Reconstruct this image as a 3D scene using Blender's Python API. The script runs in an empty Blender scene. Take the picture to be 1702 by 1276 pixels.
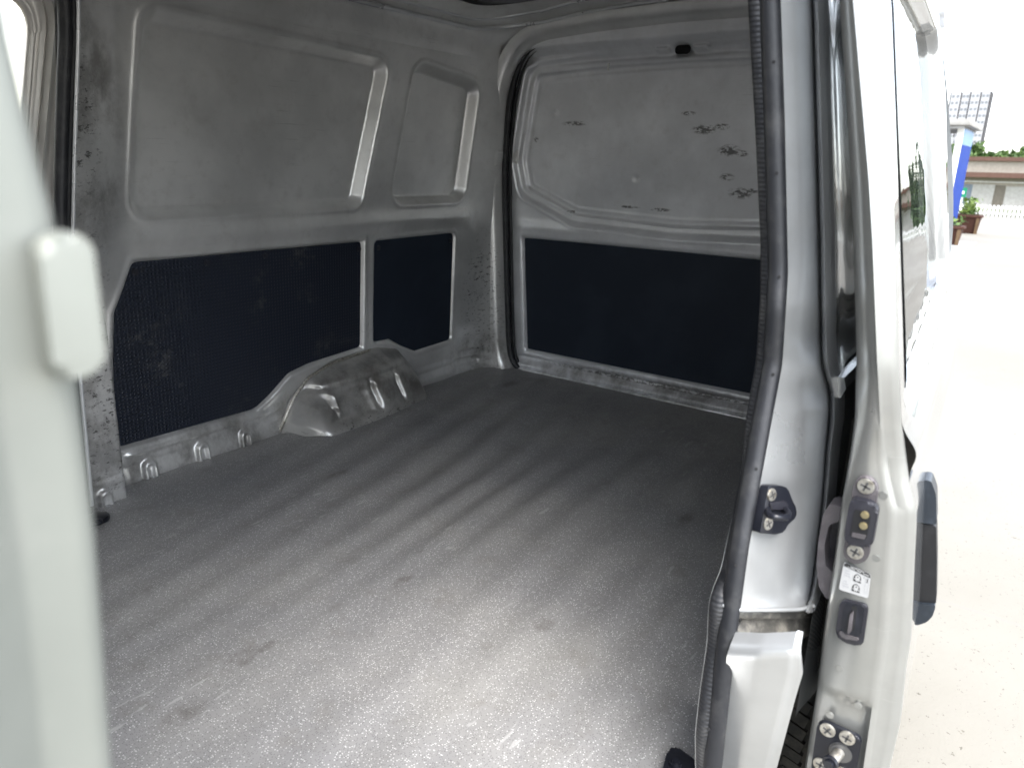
import bpy, bmesh, math, random
import numpy as np
from mathutils import Vector, Matrix
random.seed(7); np.random.seed(7)
SC = bpy.context.scene
COL = SC.collection
R = math.radians
# ------------------------------------------------------------------ camera
# world: +X towards the rear of the van, +Y towards its far side, Z=0 is the cargo floor, ground at Z=GZ
GZ = -0.55
FPX, PITCH, YAW, ROLL, CH = 1198.7, R(17.286), R(35.763), R(1.246), 0.8
_F = np.array([math.cos(PITCH)*math.cos(YAW), math.cos(PITCH)*math.sin(YAW), -math.sin(PITCH)])
_r = np.array([math.sin(YAW), -math.cos(YAW), 0.0]); _u = np.cross(_r, _F)
_R = _r*math.cos(ROLL)+_u*math.sin(ROLL); _U = -_r*math.sin(ROLL)+_u*math.cos(ROLL)
_C = np.array([0, 0, CH])
cam = bpy.data.cameras.new('camera'); cam_o = bpy.data.objects.new('camera', cam); COL.objects.link(cam_o)
cam.sensor_width = 36.0; cam.lens = 36.0*FPX/1702.0; cam.clip_start = 0.02; cam.clip_end = 3000
cam_o.matrix_world = Matrix(((_R[0], _U[0], -_F[0], 0), (_R[1], _U[1], -_F[1], 0), (_R[2], _U[2], -_F[2], CH), (0, 0, 0, 1)))
cam.dof.use_dof = True; cam.dof.focus_distance = 1.45; cam.dof.aperture_fstop = 6.5
SC.camera = cam_o
# ------------------------------------------------------------------ light
SUN_EL, SUN_AZ = R(60), R(-120)      # direction towards the sun, azimuth from +X towards +Y
w = bpy.data.worlds.new('World'); SC.world = w; w.use_nodes = True
nt = w.node_tree; bg = nt.nodes['Background']
sky = nt.nodes.new('ShaderNodeTexSky'); sky.sky_type = 'NISHITA'; sky.sun_disc = False
sky.sun_elevation = SUN_EL; sky.sun_rotation = R(90)-SUN_AZ
sky.air_density = 1.0; sky.dust_density = 1.5; sky.ozone_density = 1.0
hs = nt.nodes.new('ShaderNodeHueSaturation'); hs.inputs['Saturation'].default_value = 0.42
nt.links.new(sky.outputs[0], hs.inputs['Color']); nt.links.new(hs.outputs[0], bg.inputs['Color'])
bg.inputs['Strength'].default_value = 0.15
sl = bpy.data.lights.new('sun', 'SUN'); sl.energy = 1.0; sl.angle = R(40); sl.color = (1.0, 0.96, 0.9)
so = bpy.data.objects.new('sun', sl); COL.objects.link(so)
sd = Vector((math.cos(SUN_EL)*math.cos(SUN_AZ), math.cos(SUN_EL)*math.sin(SUN_AZ), math.sin(SUN_EL)))
so.rotation_euler = sd.to_track_quat('Z', 'Y').to_euler(); so.location = sd*30
SC.view_settings.view_transform = 'Standard'; SC.view_settings.look = 'None'
SC.view_settings.exposure = 2.45; SC.view_settings.gamma = 1.0
SC.render.engine = 'CYCLES'
SC.cycles.max_bounces = 10; SC.cycles.diffuse_bounces = 6; SC.cycles.glossy_bounces = 5; SC.cycles.transparent_max_bounces = 12

# ------------------------------------------------------------------ pixel helpers (photo pixel -> direction -> point on a known surface)
def ray(x, y): return _F+_R*((x-851)/FPX)-_U*((y-638)/FPX)
def hit(x, y, n, d):
    q = ray(x, y); n = np.array(n, float); return _C+q*((d-n@_C)/(n@q))
def onX(x, y, X): return hit(x, y, (1, 0, 0), X)
def onY(x, y, Y): return hit(x, y, (0, 1, 0), Y)
def onZ(x, y, Z=0.0): return hit(x, y, (0, 0, 1), Z)
def near(x, y, Y0):                       # near body side, leaning inwards with height
    P = hit(x, y, (0, 1, -.058), Y0)
    return P if P[2] < .65 else hit(x, y, (0, 1, -.162), Y0-.104*.65)

# ------------------------------------------------------------------ mesh helpers
def link(name, me, mat, parent=None, smooth=True, angle=40):
    o = bpy.data.objects.new(name, me); COL.objects.link(o)
    if mat is not None:
        for m in (mat if isinstance(mat, (list, tuple)) else [mat]): me.materials.append(M[m])
    if smooth:
        me.polygons.foreach_set('use_smooth', [True]*len(me.polygons))
        if angle < 180: me.set_sharp_from_angle(angle=R(angle))
    if parent is not None: put(o, parent)
    return o
def put(o, parent):
    o.parent = parent; o.matrix_parent_inverse = Matrix.Translation(-Vector(parent['base']) if 'base' in parent.keys() else (0, 0, 0))
    return o
def raw(name, v, f, mat, parent=None, smooth=True, angle=40):
    me = bpy.data.meshes.new(name); me.from_pydata([tuple(map(float, p)) for p in v], [], [tuple(map(int, q)) for q in f]); me.update()
    return link(name, me, mat, parent, smooth, angle)
def frombm(name, bm, mat, parent=None, smooth=True, angle=40):
    bmesh.ops.recalc_face_normals(bm, faces=bm.faces)
    me = bpy.data.meshes.new(name); bm.to_mesh(me); bm.free(); return link(name, me, mat, parent, smooth, angle)
def grid(name, P, mat, parent=None, angle=180):
    nu, nv = P.shape[:2]; V = P.reshape(-1, 3).astype(np.float32)
    i = (np.arange(nu-1)[:, None]*nv+np.arange(nv-1)[None, :]).ravel()
    Q = np.stack([i, i+nv, i+nv+1, i+1], 1).astype(np.int32)
    me = bpy.data.meshes.new(name); me.vertices.add(len(V)); me.vertices.foreach_set('co', V.ravel())
    me.loops.add(Q.size); me.loops.foreach_set('vertex_index', Q.ravel())
    me.polygons.add(len(Q)); me.polygons.foreach_set('loop_start', np.arange(len(Q), dtype=np.int32)*4)
    me.update(calc_edges=True); me.validate()
    return link(name, me, mat, parent, True, angle)
def cut_grid(name, P, drop, mat, parent=None):
    nu, nv = P.shape[:2]; V = P.reshape(-1, 3)
    i = (np.arange(nu-1)[:, None]*nv+np.arange(nv-1)[None, :]).ravel(); Q = np.stack([i, i+nv, i+nv+1, i+1], 1)
    Q = Q[~drop.ravel()[Q].all(1)]; used = np.unique(Q); re_ = np.full(len(V), -1); re_[used] = np.arange(len(used))
    return raw(name, V[used], re_[Q], mat, parent, True, 180)
def bmbox(bm, a, b):
    g = bmesh.ops.create_cube(bm, size=1)
    for v in g['verts']: v.co = Vector([(a[k]+b[k])/2+v.co[k]*(b[k]-a[k]) for k in range(3)])
    return g['verts']
def box(name, a, b, mat, parent=None, bev=0.0, seg=2):
    bm = bmesh.new(); bmbox(bm, a, b)
    if bev: bmesh.ops.bevel(bm, geom=bm.edges[:], offset=bev, segments=seg, affect='EDGES', profile=.5)
    return frombm(name, bm, mat, parent)
def prism(name, pts, d, mat, parent=None, bev=0.0, seg=2):
    """closed outline of 3D points, extruded by vector d; the far cap edge is bevelled"""
    bm = bmesh.new(); a = [bm.verts.new(tuple(map(float, p))) for p in pts]
    b = [bm.verts.new(tuple(map(float, np.array(p)+np.array(d)))) for p in pts]
    bm.faces.new(a); top = bm.faces.new(b[::-1]); n = len(a)
    for i in range(n): bm.faces.new((a[i], b[i], b[(i+1) % n], a[(i+1) % n]))
    if bev: bmesh.ops.bevel(bm, geom=list(top.edges), offset=bev, segments=seg, affect='EDGES', profile=.5)
    bmesh.ops.triangulate(bm, faces=[f for f in bm.faces if len(f.verts) > 4])
    return frombm(name, bm, mat, parent, angle=35)
def rounded(pts, r, n=5):
    """round the corners of a planar outline (any dimension)"""
    out = []; pts = [np.array(p, float) for p in pts]; N = len(pts)
    for i in range(N):
        p, a, b = pts[i], pts[i-1], pts[(i+1) % N]
        da, db = np.linalg.norm(a-p), np.linalg.norm(b-p); k = min(r, .45*da, .45*db)
        s, e = p+(a-p)/da*k, p+(b-p)/db*k
        for t in np.linspace(0, 1, n): out.append((1-t)**2*s+2*t*(1-t)*p+t*t*e)
    return out
def smooth_path(pts, n):
    pts = np.array(pts, float); d = np.r_[0, np.cumsum(np.linalg.norm(np.diff(pts, axis=0), axis=1))]
    t = np.linspace(0, d[-1], n); q = np.stack([np.interp(t, d, pts[:, k]) for k in range(3)], 1)
    for _ in range(2):
        q[1:-1] = (q[:-2]+2*q[1:-1]+q[2:])/4
    return q
def sweep(name, path, prof, mat, parent=None, up=(0, 1, 0), scale=None, close=True, angle=50):
    """profile (list of 2D) swept along a path; profile x along 'side', y along 'up'"""
    path = np.array(path, float); n = len(path); T = np.gradient(path, axis=0); T /= np.linalg.norm(T, axis=1)[:, None]
    up = np.array(up, float); V = []; prof = np.array(prof, float); m = len(prof)
    for i in range(n):
        s = np.cross(T[i], up); s /= np.linalg.norm(s); u2 = np.cross(s, T[i]); k = 1 if scale is None else scale[i]
        V += [path[i]+(s*a+u2*b)*k for a, b in prof]
    Fc = []
    for i in range(n-1):
        for j in range(m if close else m-1):
            Fc.append((i*m+j, (i+1)*m+j, (i+1)*m+(j+1) % m, i*m+(j+1) % m))
    if close: Fc += [tuple(range(m))[::-1], tuple(range((n-1)*m, n*m))]
    return raw(name, V, Fc, mat, parent, True, angle)
def circ(r, n=10, sx=1.0, sy=1.0): return [(r*sx*math.cos(2*math.pi*k/n), r*sy*math.sin(2*math.pi*k/n)) for k in range(n)]
def tube(name, path, r, mat, parent=None, n=10, up=(0, 1, 0), sx=1, sy=1, scale=None): return sweep(name, path, circ(r, n, sx, sy), mat, parent, up, scale)
def disc(name, c, r, h, mat, parent=None, axis=(-1, 0, 0), n=20, bev=.0, r2=None):
    bm = bmesh.new(); bmesh.ops.create_cone(bm, cap_ends=True, segments=n, radius1=r, radius2=r if r2 is None else r2, depth=h)
    q = Vector(axis).to_track_quat('Z', 'Y').to_matrix().to_4x4()
    if bev: bmesh.ops.bevel(bm, geom=[e for e in bm.edges if all(v.co.z > 0 for v in e.verts)], offset=bev, segments=2, affect='EDGES')
    bmesh.ops.transform(bm, matrix=Matrix.Translation(Vector([float(k) for k in c]))@q, verts=bm.verts)
    return frombm(name, bm, mat, parent, angle=30)
def sstep(a, b, x):
    t = np.clip((x-a)/(b-a), 0, 1); return t*t*(3-2*t)
def bevel(d, w):
    t = np.clip(d/w, 0, 1); return .75*t+.25*t*t*(3-2*t)
def sdpoly(X, Z, poly):
    poly = np.array(poly, float); d = np.full(X.shape, 1e9); s = np.ones(X.shape); n = len(poly)
    for i in range(n):
        a = poly[i]; b = poly[i-1]; ex, ez = b[0]-a[0], b[1]-a[1]; wx, wz = X-a[0], Z-a[1]
        t = np.clip((wx*ex+wz*ez)/(ex*ex+ez*ez), 0, 1); d = np.minimum(d, (wx-ex*t)**2+(wz-ez*t)**2)
        c1 = Z >= a[1]; c2 = Z < b[1]; c3 = ex*wz > ez*wx
        s = np.where((c1 & c2 & c3) | (~c1 & ~c2 & ~c3), -s, s)
    return s*np.sqrt(d)
def inset(poly, r):
    poly = [np.array(p, float) for p in poly]; n = len(poly)
    A = sum(poly[i][0]*poly[(i+1) % n][1]-poly[(i+1) % n][0]*poly[i][1] for i in range(n)); sg = 1 if A > 0 else -1
    L = []
    for i in range(n):
        p, q = poly[i], poly[(i+1) % n]; d = (q-p)/np.linalg.norm(q-p); nn = np.array([-d[1], d[0]])*sg; L.append((p+nn*r, d))
    out = []
    for i in range(n):
        (p, d), (q, e) = L[i-1], L[i]; cr = d[0]*e[1]-d[1]*e[0]
        if abs(cr) < 1e-6: out.append(q); continue
        t = ((q-p)[0]*e[1]-(q-p)[1]*e[0])/cr; out.append(p+d*t)
    return out
def sdround(X, Z, poly, r): return sdpoly(X, Z, inset(poly, r))-r
def vnoise(x, y, seed=0):
    xi, yi = np.floor(x).astype(int), np.floor(y).astype(int); fx, fy = x-xi, y-yi
    def h(a, b):
        n = (a*374761393+b*668265263+seed*1442695041) & 0x7fffffff; n = ((n ^ (n >> 13))*1274126177) & 0x7fffffff; return ((n ^ (n >> 16)) & 0xffff)/65535.0
    u, v = fx*fx*(3-2*fx), fy*fy*(3-2*fy)
    return (h(xi, yi)*(1-u)+h(xi+1, yi)*u)*(1-v)+(h(xi, yi+1)*(1-u)+h(xi+1, yi+1)*u)*v
def thing(name, label, cat, loc=(0, 0, 0), group=None):
    o = bpy.data.objects.new(name, None); COL.objects.link(o); o.location = loc; o['base'] = tuple(map(float, loc)); o.empty_display_size = .1
    o['label'] = label; o['category'] = cat
    if group: o['group'] = group
    return o
def tag(o, label, cat, group=None):
    o['label'] = label; o['category'] = cat
    if group: o['group'] = group
    return o
def holder(name, parent):                      # a part made of sub-parts only is avoided; kept for meshes
    return parent

# ------------------------------------------------------------------ materials
M = {}
class NB:
    def __init__(s, name):
        s.m = bpy.data.materials.new(name); s.m.use_nodes = True; s.t = s.m.node_tree; s.p = s.t.nodes['Principled BSDF']; M[name] = s.m
        tc = s.t.nodes.new('ShaderNodeTexCoord'); s.co = tc.outputs['Object']
    def n(s, ty, ins=None, out=0, **kw):
        nd = s.t.nodes.new('ShaderNode'+ty)
        for k, v in kw.items(): setattr(nd, k, v)
        for k, v in (ins or {}).items(): s.set(nd.inputs[k], v)
        return nd.outputs[out]
    def set(s, sock, v):
        if isinstance(v, bpy.types.NodeSocket): s.t.links.new(v, sock)
        else: sock.default_value = v if not (isinstance(v, tuple) and len(v) == 3 and sock.type == 'RGBA') else v+(1,)
    def P(s, **kw):
        for k, v in kw.items(): s.set(s.p.inputs[k.replace('_', ' ')], v)
        return s
    def math(s, op, a, b=0.0, c=0.0): return s.n('Math', {0: a, 1: b, 2: c}, operation=op)
    def ramp(s, f, a, b, lo=0.0, hi=1.0): return s.n('MapRange', {'Value': f, 'From Min': a, 'From Max': b, 'To Min': lo, 'To Max': hi}, interpolation_type='SMOOTHSTEP')
    def noise(s, scale, detail=4, rough=.5, co=None, dist=0.0): return s.n('TexNoise', {'Vector': co or s.co, 'Scale': scale, 'Detail': detail, 'Roughness': rough, 'Distortion': dist})
    def mapped(s, scale=(1, 1, 1), rot=(0, 0, 0), loc=(0, 0, 0)): return s.n('Mapping', {'Vector': s.co, 'Scale': scale, 'Rotation': rot, 'Location': loc})
    def mix(s, f, a, b):
        nd = s.t.nodes.new('ShaderNodeMix'); nd.data_type = 'RGBA'; s.set(nd.inputs[0], f); s.set(nd.inputs[6], a); s.set(nd.inputs[7], b); return nd.outputs[2]
    def bump(s, h, st=.3, dist=.002, normal=None):
        ins = {'Height': h, 'Strength': st, 'Distance': dist}
        if normal is not None: ins['Normal'] = normal
        return s.n('Bump', ins)
    def blob(s, c, rad):                         # soft ellipsoid mask around a point
        mp = s.n('Mapping', {'Vector': s.co, 'Location': tuple(-c[k]/rad[k] for k in range(3)), 'Scale': tuple(1/r for r in rad)})
        return s.ramp(s.n('VectorMath', {0: mp}, out=1, operation='LENGTH'), .45, 1.0, 1, 0)
    def region(s, boxes):
        o = None
        for b in boxes:
            k = s.blob(*b); o = k if o is None else s.math('MAXIMUM', o, k)
        return o

def paint(name, base, metallic, rough, scuffs=None, dust=.35, scratch=.5, coat=.0, wave=0.0, thr=.56, grime=None):
    b = NB(name); n1 = b.noise(3.5, 6, .6); n2 = b.noise(26, 5, .65)
    c = b.mix(b.ramp(n1, .35, .7), tuple(k*.88 for k in base), tuple(min(1, k*1.1) for k in base))
    c = b.mix(b.math('MULTIPLY', b.ramp(n2, .5, .75), dust), c, (.42, .40, .37))
    s1 = b.noise(9, 3, .5, b.mapped((1.2, 1.2, 34), (0, .06, 0))); s2 = b.noise(5, 2, .5)
    sc = b.math('MULTIPLY', b.ramp(s1, .66, .72), b.ramp(s2, .5, .62))
    c = b.mix(b.math('MULTIPLY', sc, scratch), c, (.55, .55, .54))
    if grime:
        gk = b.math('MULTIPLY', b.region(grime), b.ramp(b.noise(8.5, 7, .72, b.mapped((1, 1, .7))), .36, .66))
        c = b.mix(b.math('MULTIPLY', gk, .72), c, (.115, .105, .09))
    if scuffs:
        k = b.region(scuffs); sn = b.noise(92, 6, .74, b.mapped((.7, .55, 1.25), (.2, .4, .2))); sm = b.math('MULTIPLY', b.ramp(sn, thr, thr+.05), k)
        sm2 = b.math('MULTIPLY', b.ramp(b.noise(14, 6, .7), .5, .7), b.math('MULTIPLY', k, .5))
        c = b.mix(sm2, c, tuple(q*.55 for q in base)); c = b.mix(b.math('MULTIPLY', sm, .8), c, (.06, .056, .052))
    rr = b.math('ADD', b.math('MULTIPLY', n1, .22), rough-.10)
    h = b.math('ADD', b.math('MULTIPLY', b.noise(2.2, 2, .5), 1.0), b.math('MULTIPLY', b.noise(260, 2, .5), .012))
    b.P(Base_Color=c, Metallic=metallic, Roughness=rr, Normal=b.bump(h, .35, .003 if wave == 0 else wave))
    if coat: b.P(Coat_Weight=coat, Coat_Roughness=.04)
    return b
scW = [((.72, 1.66, .35), (.10, .3, .45)), ((.73, 1.62, .85), (.08, .3, .22)), ((2.17, 1.7, .26), (.11, .3, .34))]
scG = [(tuple(onX(x, y, 2.25)), (.2, a, b_)) for x, y, a, b_ in ((1165, 215, .05, .018), (1195, 210, .03, .012), (1205, 250, .045, .022), (1225, 255, .03, .012), (1200, 295, .03, .015), (1222, 322, .05, .022), (1240, 318, .03, .01), (1030, 345, .06, .006), (1085, 350, .05, .008), (940, 353, .03, .006), (1140, 188, .03, .008), (950, 205, .06, .01), (885, 232, .012, .012))]+[((2.28, 1.0, .045), (.2, .6, .010))]
paint('interior_paint', (.75, .75, .735), .62, .32, scW, .22, .7, grime=[((1.2, 1.72, .02), (.9, .3, .13)), ((.70, 1.65, .25), (.13, .3, .45)), ((.76, 1.62, .85), (.13, .3, .35)), ((2.15, 1.70, .05), (.3, .3, .12))])  # van silver, lightened here to make up for dim load-bay light
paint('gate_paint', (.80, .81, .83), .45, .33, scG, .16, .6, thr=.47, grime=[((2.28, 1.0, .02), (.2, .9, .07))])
paint('body_silver', (.50, .51, .512), .65, .29, None, .12, .12, coat=.35)  # same silver as inside, outer copies darkened against the bright daylight
paint('door_silver', (.325, .327, .31), .58, .30, None, .18, .15, coat=.2)
paint('skin_gloss', (.34, .35, .355), .70, .20, None, .0, .0, coat=1.0, wave=.004)
paint('bead_paint', (.66, .67, .68), .45, .28, None, .1, .1)
paint('roof_grey', (.22, .225, .235), .1, .55, None, .2, .1)
paint('far_door_paint', (.62, .60, .57), .35, .30, None, .1, .1)
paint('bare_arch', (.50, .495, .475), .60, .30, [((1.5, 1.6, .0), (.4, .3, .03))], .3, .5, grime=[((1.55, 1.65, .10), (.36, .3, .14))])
paint('pillar_paint', (.245, .256, .23), .25, .45, None, .1, .1)  # silver darkened to offset the sun falling straight on this pillar

b = NB('black_board')     # dimpled black hardboard
mp = b.mapped((1, 0, 1)); sp = b.n('SeparateXYZ', {0: mp}, 0); 
sepn = b.t.nodes.new('ShaderNodeSeparateXYZ'); b.t.links.new(mp, sepn.inputs[0]); sx, sz = sepn.outputs[0], sepn.outputs[2]
fr = 2*math.pi/.014
d1 = b.math('SINE', b.math('MULTIPLY', b.math('ADD', sx, sz), fr*.72)); d2 = b.math('SINE', b.math('MULTIPLY', b.math('SUBTRACT', sx, sz), fr*.72))
dots = b.ramp(b.math('MULTIPLY', d1, d2), .15, .75)
dst = b.math('MULTIPLY', b.ramp(b.noise(7, 7, .72), .52, .72), b.ramp(b.noise(46, 4, .7), .42, .68))
c = b.mix(b.math('MULTIPLY', dst, .8), (.010, .014, .024), (.085, .083, .08))
b.P(Base_Color=c, Roughness=b.math('ADD', b.math('MULTIPLY', dst, .3), .36), Normal=b.bump(dots, .55, .002), Specular_IOR_Level=.45)
b = NB('black_panel')
n1 = b.noise(4, 5, .6)
b.P(Base_Color=b.mix(b.ramp(n1, .45, .7), (.012, .018, .030), (.017, .025, .039)), Roughness=.62, Normal=b.bump(b.noise(220, 3, .6), .15, .001), Specular_IOR_Level=.3)
b = NB('rubber'); n1 = b.noise(30, 5, .65)
b.P(Base_Color=b.mix(b.ramp(n1, .45, .75), (.012, .013, .016), (.04, .04, .041)), Roughness=.48, Normal=b.bump(b.noise(180, 3, .6), .25, .001))
b = NB('ribbed_rubber'); n1 = b.noise(24, 5, .65)
wv = b.n('TexWave', {'Vector': b.co, 'Scale': 62.0, 'Distortion': .4}, out=1, bands_direction='Z')
b.P(Base_Color=b.mix(b.ramp(n1, .45, .75), (.013, .014, .017), (.05, .05, .05)), Roughness=.5, Normal=b.bump(wv, .35, .0015))
b = NB('old_rubber'); n1 = b.noise(17, 6, .7)
b.P(Base_Color=b.mix(b.ramp(n1, .4, .75), (.022, .022, .022), (.10, .095, .085)), Roughness=.55, Normal=b.bump(b.noise(120, 3, .6), .3, .001))
for nm, colr, ro in (('black_plastic', (.018, .018, .024), .38), ('grey_plastic', (.075, .068, .072), .42), ('satin_black', (.010, .011, .016), .28), ('dark_hole', (.006, .006, .007), .8),
                     ('handle_blue_black', (.016, .021, .028), .34), ('grip_black', (.006, .006, .007), .5)):
    b = NB(nm); b.P(Base_Color=b.mix(b.ramp(b.noise(60, 4, .6), .5, .8), colr, tuple(k*1.7+.004 for k in colr)), Roughness=ro, Normal=b.bump(b.noise(500, 2, .5), .12, .0006))
b = NB('screw_metal'); b.P(Base_Color=b.mix(b.ramp(b.noise(150, 4, .6), .4, .7), (.62, .60, .55), (.34, .31, .26)), Metallic=.85, Roughness=.33)
b = NB('brass'); b.P(Base_Color=(.42, .36, .22), Metallic=.8, Roughness=.35)
b = NB('dull_bolt'); b.P(Base_Color=(.14, .14, .14), Metallic=.7, Roughness=.42)
b = NB('sticker_white'); b.P(Base_Color=(.42, .42, .415), Roughness=.45)
b = NB('ink'); b.P(Base_Color=(.03, .03, .03), Roughness=.5)
b = NB('ink_grey'); b.P(Base_Color=(.35, .35, .36), Roughness=.5)
b = NB('track_dirt'); n1 = b.noise(40, 6, .7); c = b.mix(b.ramp(n1, .4, .7), (.10, .095, .085), (.30, .28, .24))
rz = b.blob((.72, .17, .166), (.03, .06, .012)); c = b.mix(b.math('MULTIPLY', rz, b.ramp(b.noise(90, 4, .6), .4, .55)), c, (.30, .11, .02))
b.P(Base_Color=c, Metallic=.4, Roughness=.4)
# thin glass: light passes, edges mirror
def glass(name, tint, ior=1.5, bmp=0.0):
    b = NB(name); t = b.t; tr = t.nodes.new('ShaderNodeBsdfTransparent'); tr.inputs[0].default_value = tint+(1,)
    g = t.nodes.new('ShaderNodeBsdfGlossy'); g.inputs['Roughness'].default_value = .02
    fz = t.nodes.new('ShaderNodeFresnel'); fz.inputs[0].default_value = ior; mx = t.nodes.new('ShaderNodeMixShader')
    if bmp:
        nb = b.bump(b.noise(5.5, 3, .5, b.mapped((.55, 1, 1.3))), .5, bmp); t.links.new(nb, g.inputs['Normal'])
    t.links.new(fz.outputs[0], mx.inputs[0]); t.links.new(tr.outputs[0], mx.inputs[1]); t.links.new(g.outputs[0], mx.inputs[2])
    t.links.new(mx.outputs[0], t.nodes['Material Output'].inputs['Surface'])
glass('window_glass', (.93, .90, .85))
glass('door_glass', (.16, .17, .17), 2.1, .005)
b = NB('film_glass'); h = b.noise(5.5, 3, .5, b.mapped((.55, 1, 1.3)))
b.P(Base_Color=(.55, .56, .55), Metallic=1.0, Roughness=.045, Normal=b.bump(h, .5, .006))
# speckled vinyl floor
b = NB('speckled_vinyl')
v1 = b.n('TexVoronoi', {'Vector': b.co, 'Scale': 285.0}, out=0); vc = b.n('TexVoronoi', {'Vector': b.co, 'Scale': 285.0}, out=1)
vr = b.n('SeparateColor', {0: vc}, 0)
fl = b.math('MULTIPLY', b.ramp(v1, .24, .36, 1, 0), b.ramp(vr, .55, .62))
v2 = b.n('TexVoronoi', {'Vector': b.mapped(loc=(.3, .7, .1)), 'Scale': 400.0}, out=0); v2c = b.n('TexVoronoi', {'Vector': b.mapped(loc=(.3, .7, .1)), 'Scale': 400.0}, out=1)
fl2 = b.math('MULTIPLY', b.ramp(v2, .3, .42, 1, 0), b.ramp(b.n('SeparateColor', {0: v2c}, 0), .45, .55))
big = b.noise(2.6, 5, .6); mid = b.noise(13, 5, .65)
c = b.mix(b.ramp(big, .35, .7), (.228, .227, .229), (.288, .284, .275))
c = b.mix(b.math('MULTIPLY', fl2, .55), c, (.07, .07, .074)); c = b.mix(b.math('MULTIPLY', fl, .7), c, (.66, .66, .65))
c = b.mix(b.math('MULTIPLY', b.ramp(mid, .52, .72), .35), c, (.17, .16, .145))
stains = b.region([(tuple(onZ(x, y)), (a, b_, .1)) for x, y, a, b_ in ((405, 1092, .045, .028), (440, 1075, .03, .015), (697, 919, .012, .009), (668, 966, .035, .016), (905, 1037, .035, .022), (1140, 862, .05, .022), (850, 638, .07, .03), (560, 790, .05, .02), (300, 1190, .05, .03))])
c = b.mix(b.math('MULTIPLY', b.math('MULTIPLY', stains, b.ramp(b.noise(22, 6, .75), .33, .66)), .48), c, (.075, .062, .053))
ws = b.noise(17, 3, .5, b.mapped((1.0, 4.5, 1), (0, 0, .5))); wm = b.ramp(b.noise(3.4, 3, .5), .52, .62)
c = b.mix(b.math('MULTIPLY', b.math('MULTIPLY', b.ramp(ws, .62, .67), wm), .55), c, (.42, .42, .41))
hh = b.math('ADD', b.math('MULTIPLY', b.noise(330, 2, .5), .35), b.math('MULTIPLY', mid, .8))
b.P(Base_Color=c, Roughness=b.math('ADD', b.math('MULTIPLY', mid, .2), .38), Normal=b.bump(hh, .3, .0018), Specular_IOR_Level=.5)
# outdoors
b = NB('concrete'); n1 = b.noise(.35, 6, .6); n2 = b.noise(60, 4, .7); n3 = b.noise(9, 5, .7)
c = b.mix(b.ramp(n1, .35, .7), (.19, .178, .15), (.24, .228, .198)); c = b.mix(b.math('MULTIPLY', b.ramp(n2, .62, .68), .8), c, (.07, .06, .045)); c = b.mix(b.math('MULTIPLY', b.ramp(n3, .66, .70), .7), c, (.09, .08, .06))
jx = b.math('ABSOLUTE', b.math('SUBTRACT', b.math('FRACT', b.math('MULTIPLY', b.n('SeparateXYZ', {0: b.co}, 0), .2)), .5))
c = b.mix(b.math('MULTIPLY', b.ramp(jx, .001, .0022, 1, 0), .6), c, (.2, .19, .17))
b.P(Base_Color=c, Roughness=.85, Normal=b.bump(b.noise(70, 4, .7), .4, .004))
for nm, colr, ro in (('cream_wall', (.33, .295, .245), .8), ('brown_band', (.13, .075, .058), .7), ('pale_door', (.40, .385, .35), .7), ('timber_grey', (.17, .15, .12), .8), ('blue_grey_door', (.18, .21, .24), .6), ('white_paint', (.78, .78, .75), .5),
                     ('blue_board', (.002, .03, .22), .6), ('pale_blue', (.13, .24, .42), .4), ('steel_grey', (.38, .38, .38), .5), ('roof_sheet', (.30, .29, .27), .6), ('planter_brown', (.06, .028, .02), .7), ('timber_post', (.13, .085, .05), .75),
                     ('sign_green', (.02, .22, .12), .5), ('tower_white', (.42, .42, .42), .8), ('tower_slot', (.07, .068, .07), .8), ('tower_window', (.20, .21, .22), .5), ('soil', (.06, .045, .03), .9), ('bark', (.09, .06, .04), .9), ('hedge_stone', (.25, .24, .22), .9)):
    b = NB(nm); b.P(Base_Color=b.mix(b.ramp(b.noise(6, 5, .65), .35, .75), tuple(k*.88 for k in colr), tuple(k*1.1 for k in colr)), Roughness=ro, Specular_IOR_Level=.12)
for nm, a_, b_ in (('leaf_bright', (.035, .075, .015), (.085, .14, .03)), ('leaf_dark', (.03, .07, .02), (.07, .12, .035)), ('leaf_plant', (.05, .10, .015), (.12, .18, .03))):
    b = NB(nm); oi = b.n('ObjectInfo', {}, 'Random') if False else b.noise(3.0, 3, .6)
    b.P(Base_Color=b.mix(b.ramp(oi, .35, .65), a_, b_), Roughness=.6)
b = NB('verge_grass'); b.P(Base_Color=b.mix(b.ramp(b.noise(4, 5, .7), .35, .7), (.05, .07, .025), (.12, .12, .06)), Roughness=.9)
b = NB('tyre_rubber'); b.P(Base_Color=b.mix(b.ramp(b.noise(30, 5, .65), .4, .7), (.028, .028, .027), (.075, .07, .06)), Roughness=.75)
b = NB('wheel_steel'); b.P(Base_Color=(.32, .33, .33), Metallic=.7, Roughness=.4)
b = NB('woven_trim'); w1 = b.n('TexWave', {'Vector': b.co, 'Scale': 95.0, 'Distortion': 1.5}, out=1, bands_direction='DIAGONAL')
b.P(Base_Color=b.mix(w1, (.02, .02, .018), (.16, .15, .12)), Roughness=.8)
b = NB('seat_cloth'); b.P(Base_Color=(.05, .05, .055), Roughness=.9)

# ------------------------------------------------------------------ ground and outdoors
gx = np.r_[np.linspace(-60, 26, 40), np.linspace(27, 46, 16), np.linspace(50, 1500, 30)]; gy = np.r_[np.linspace(-900, -60, 12), np.linspace(-50, 50, 40), np.linspace(60, 900, 12)]
GX, GY = np.meshgrid(gx, gy, indexing='ij'); GZZ = GZ-1.15*sstep(29, 46, GX)
g = grid('ground', np.stack([GX, GY, GZZ], -1), 'concrete'); g['kind'] = 'structure'

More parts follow.
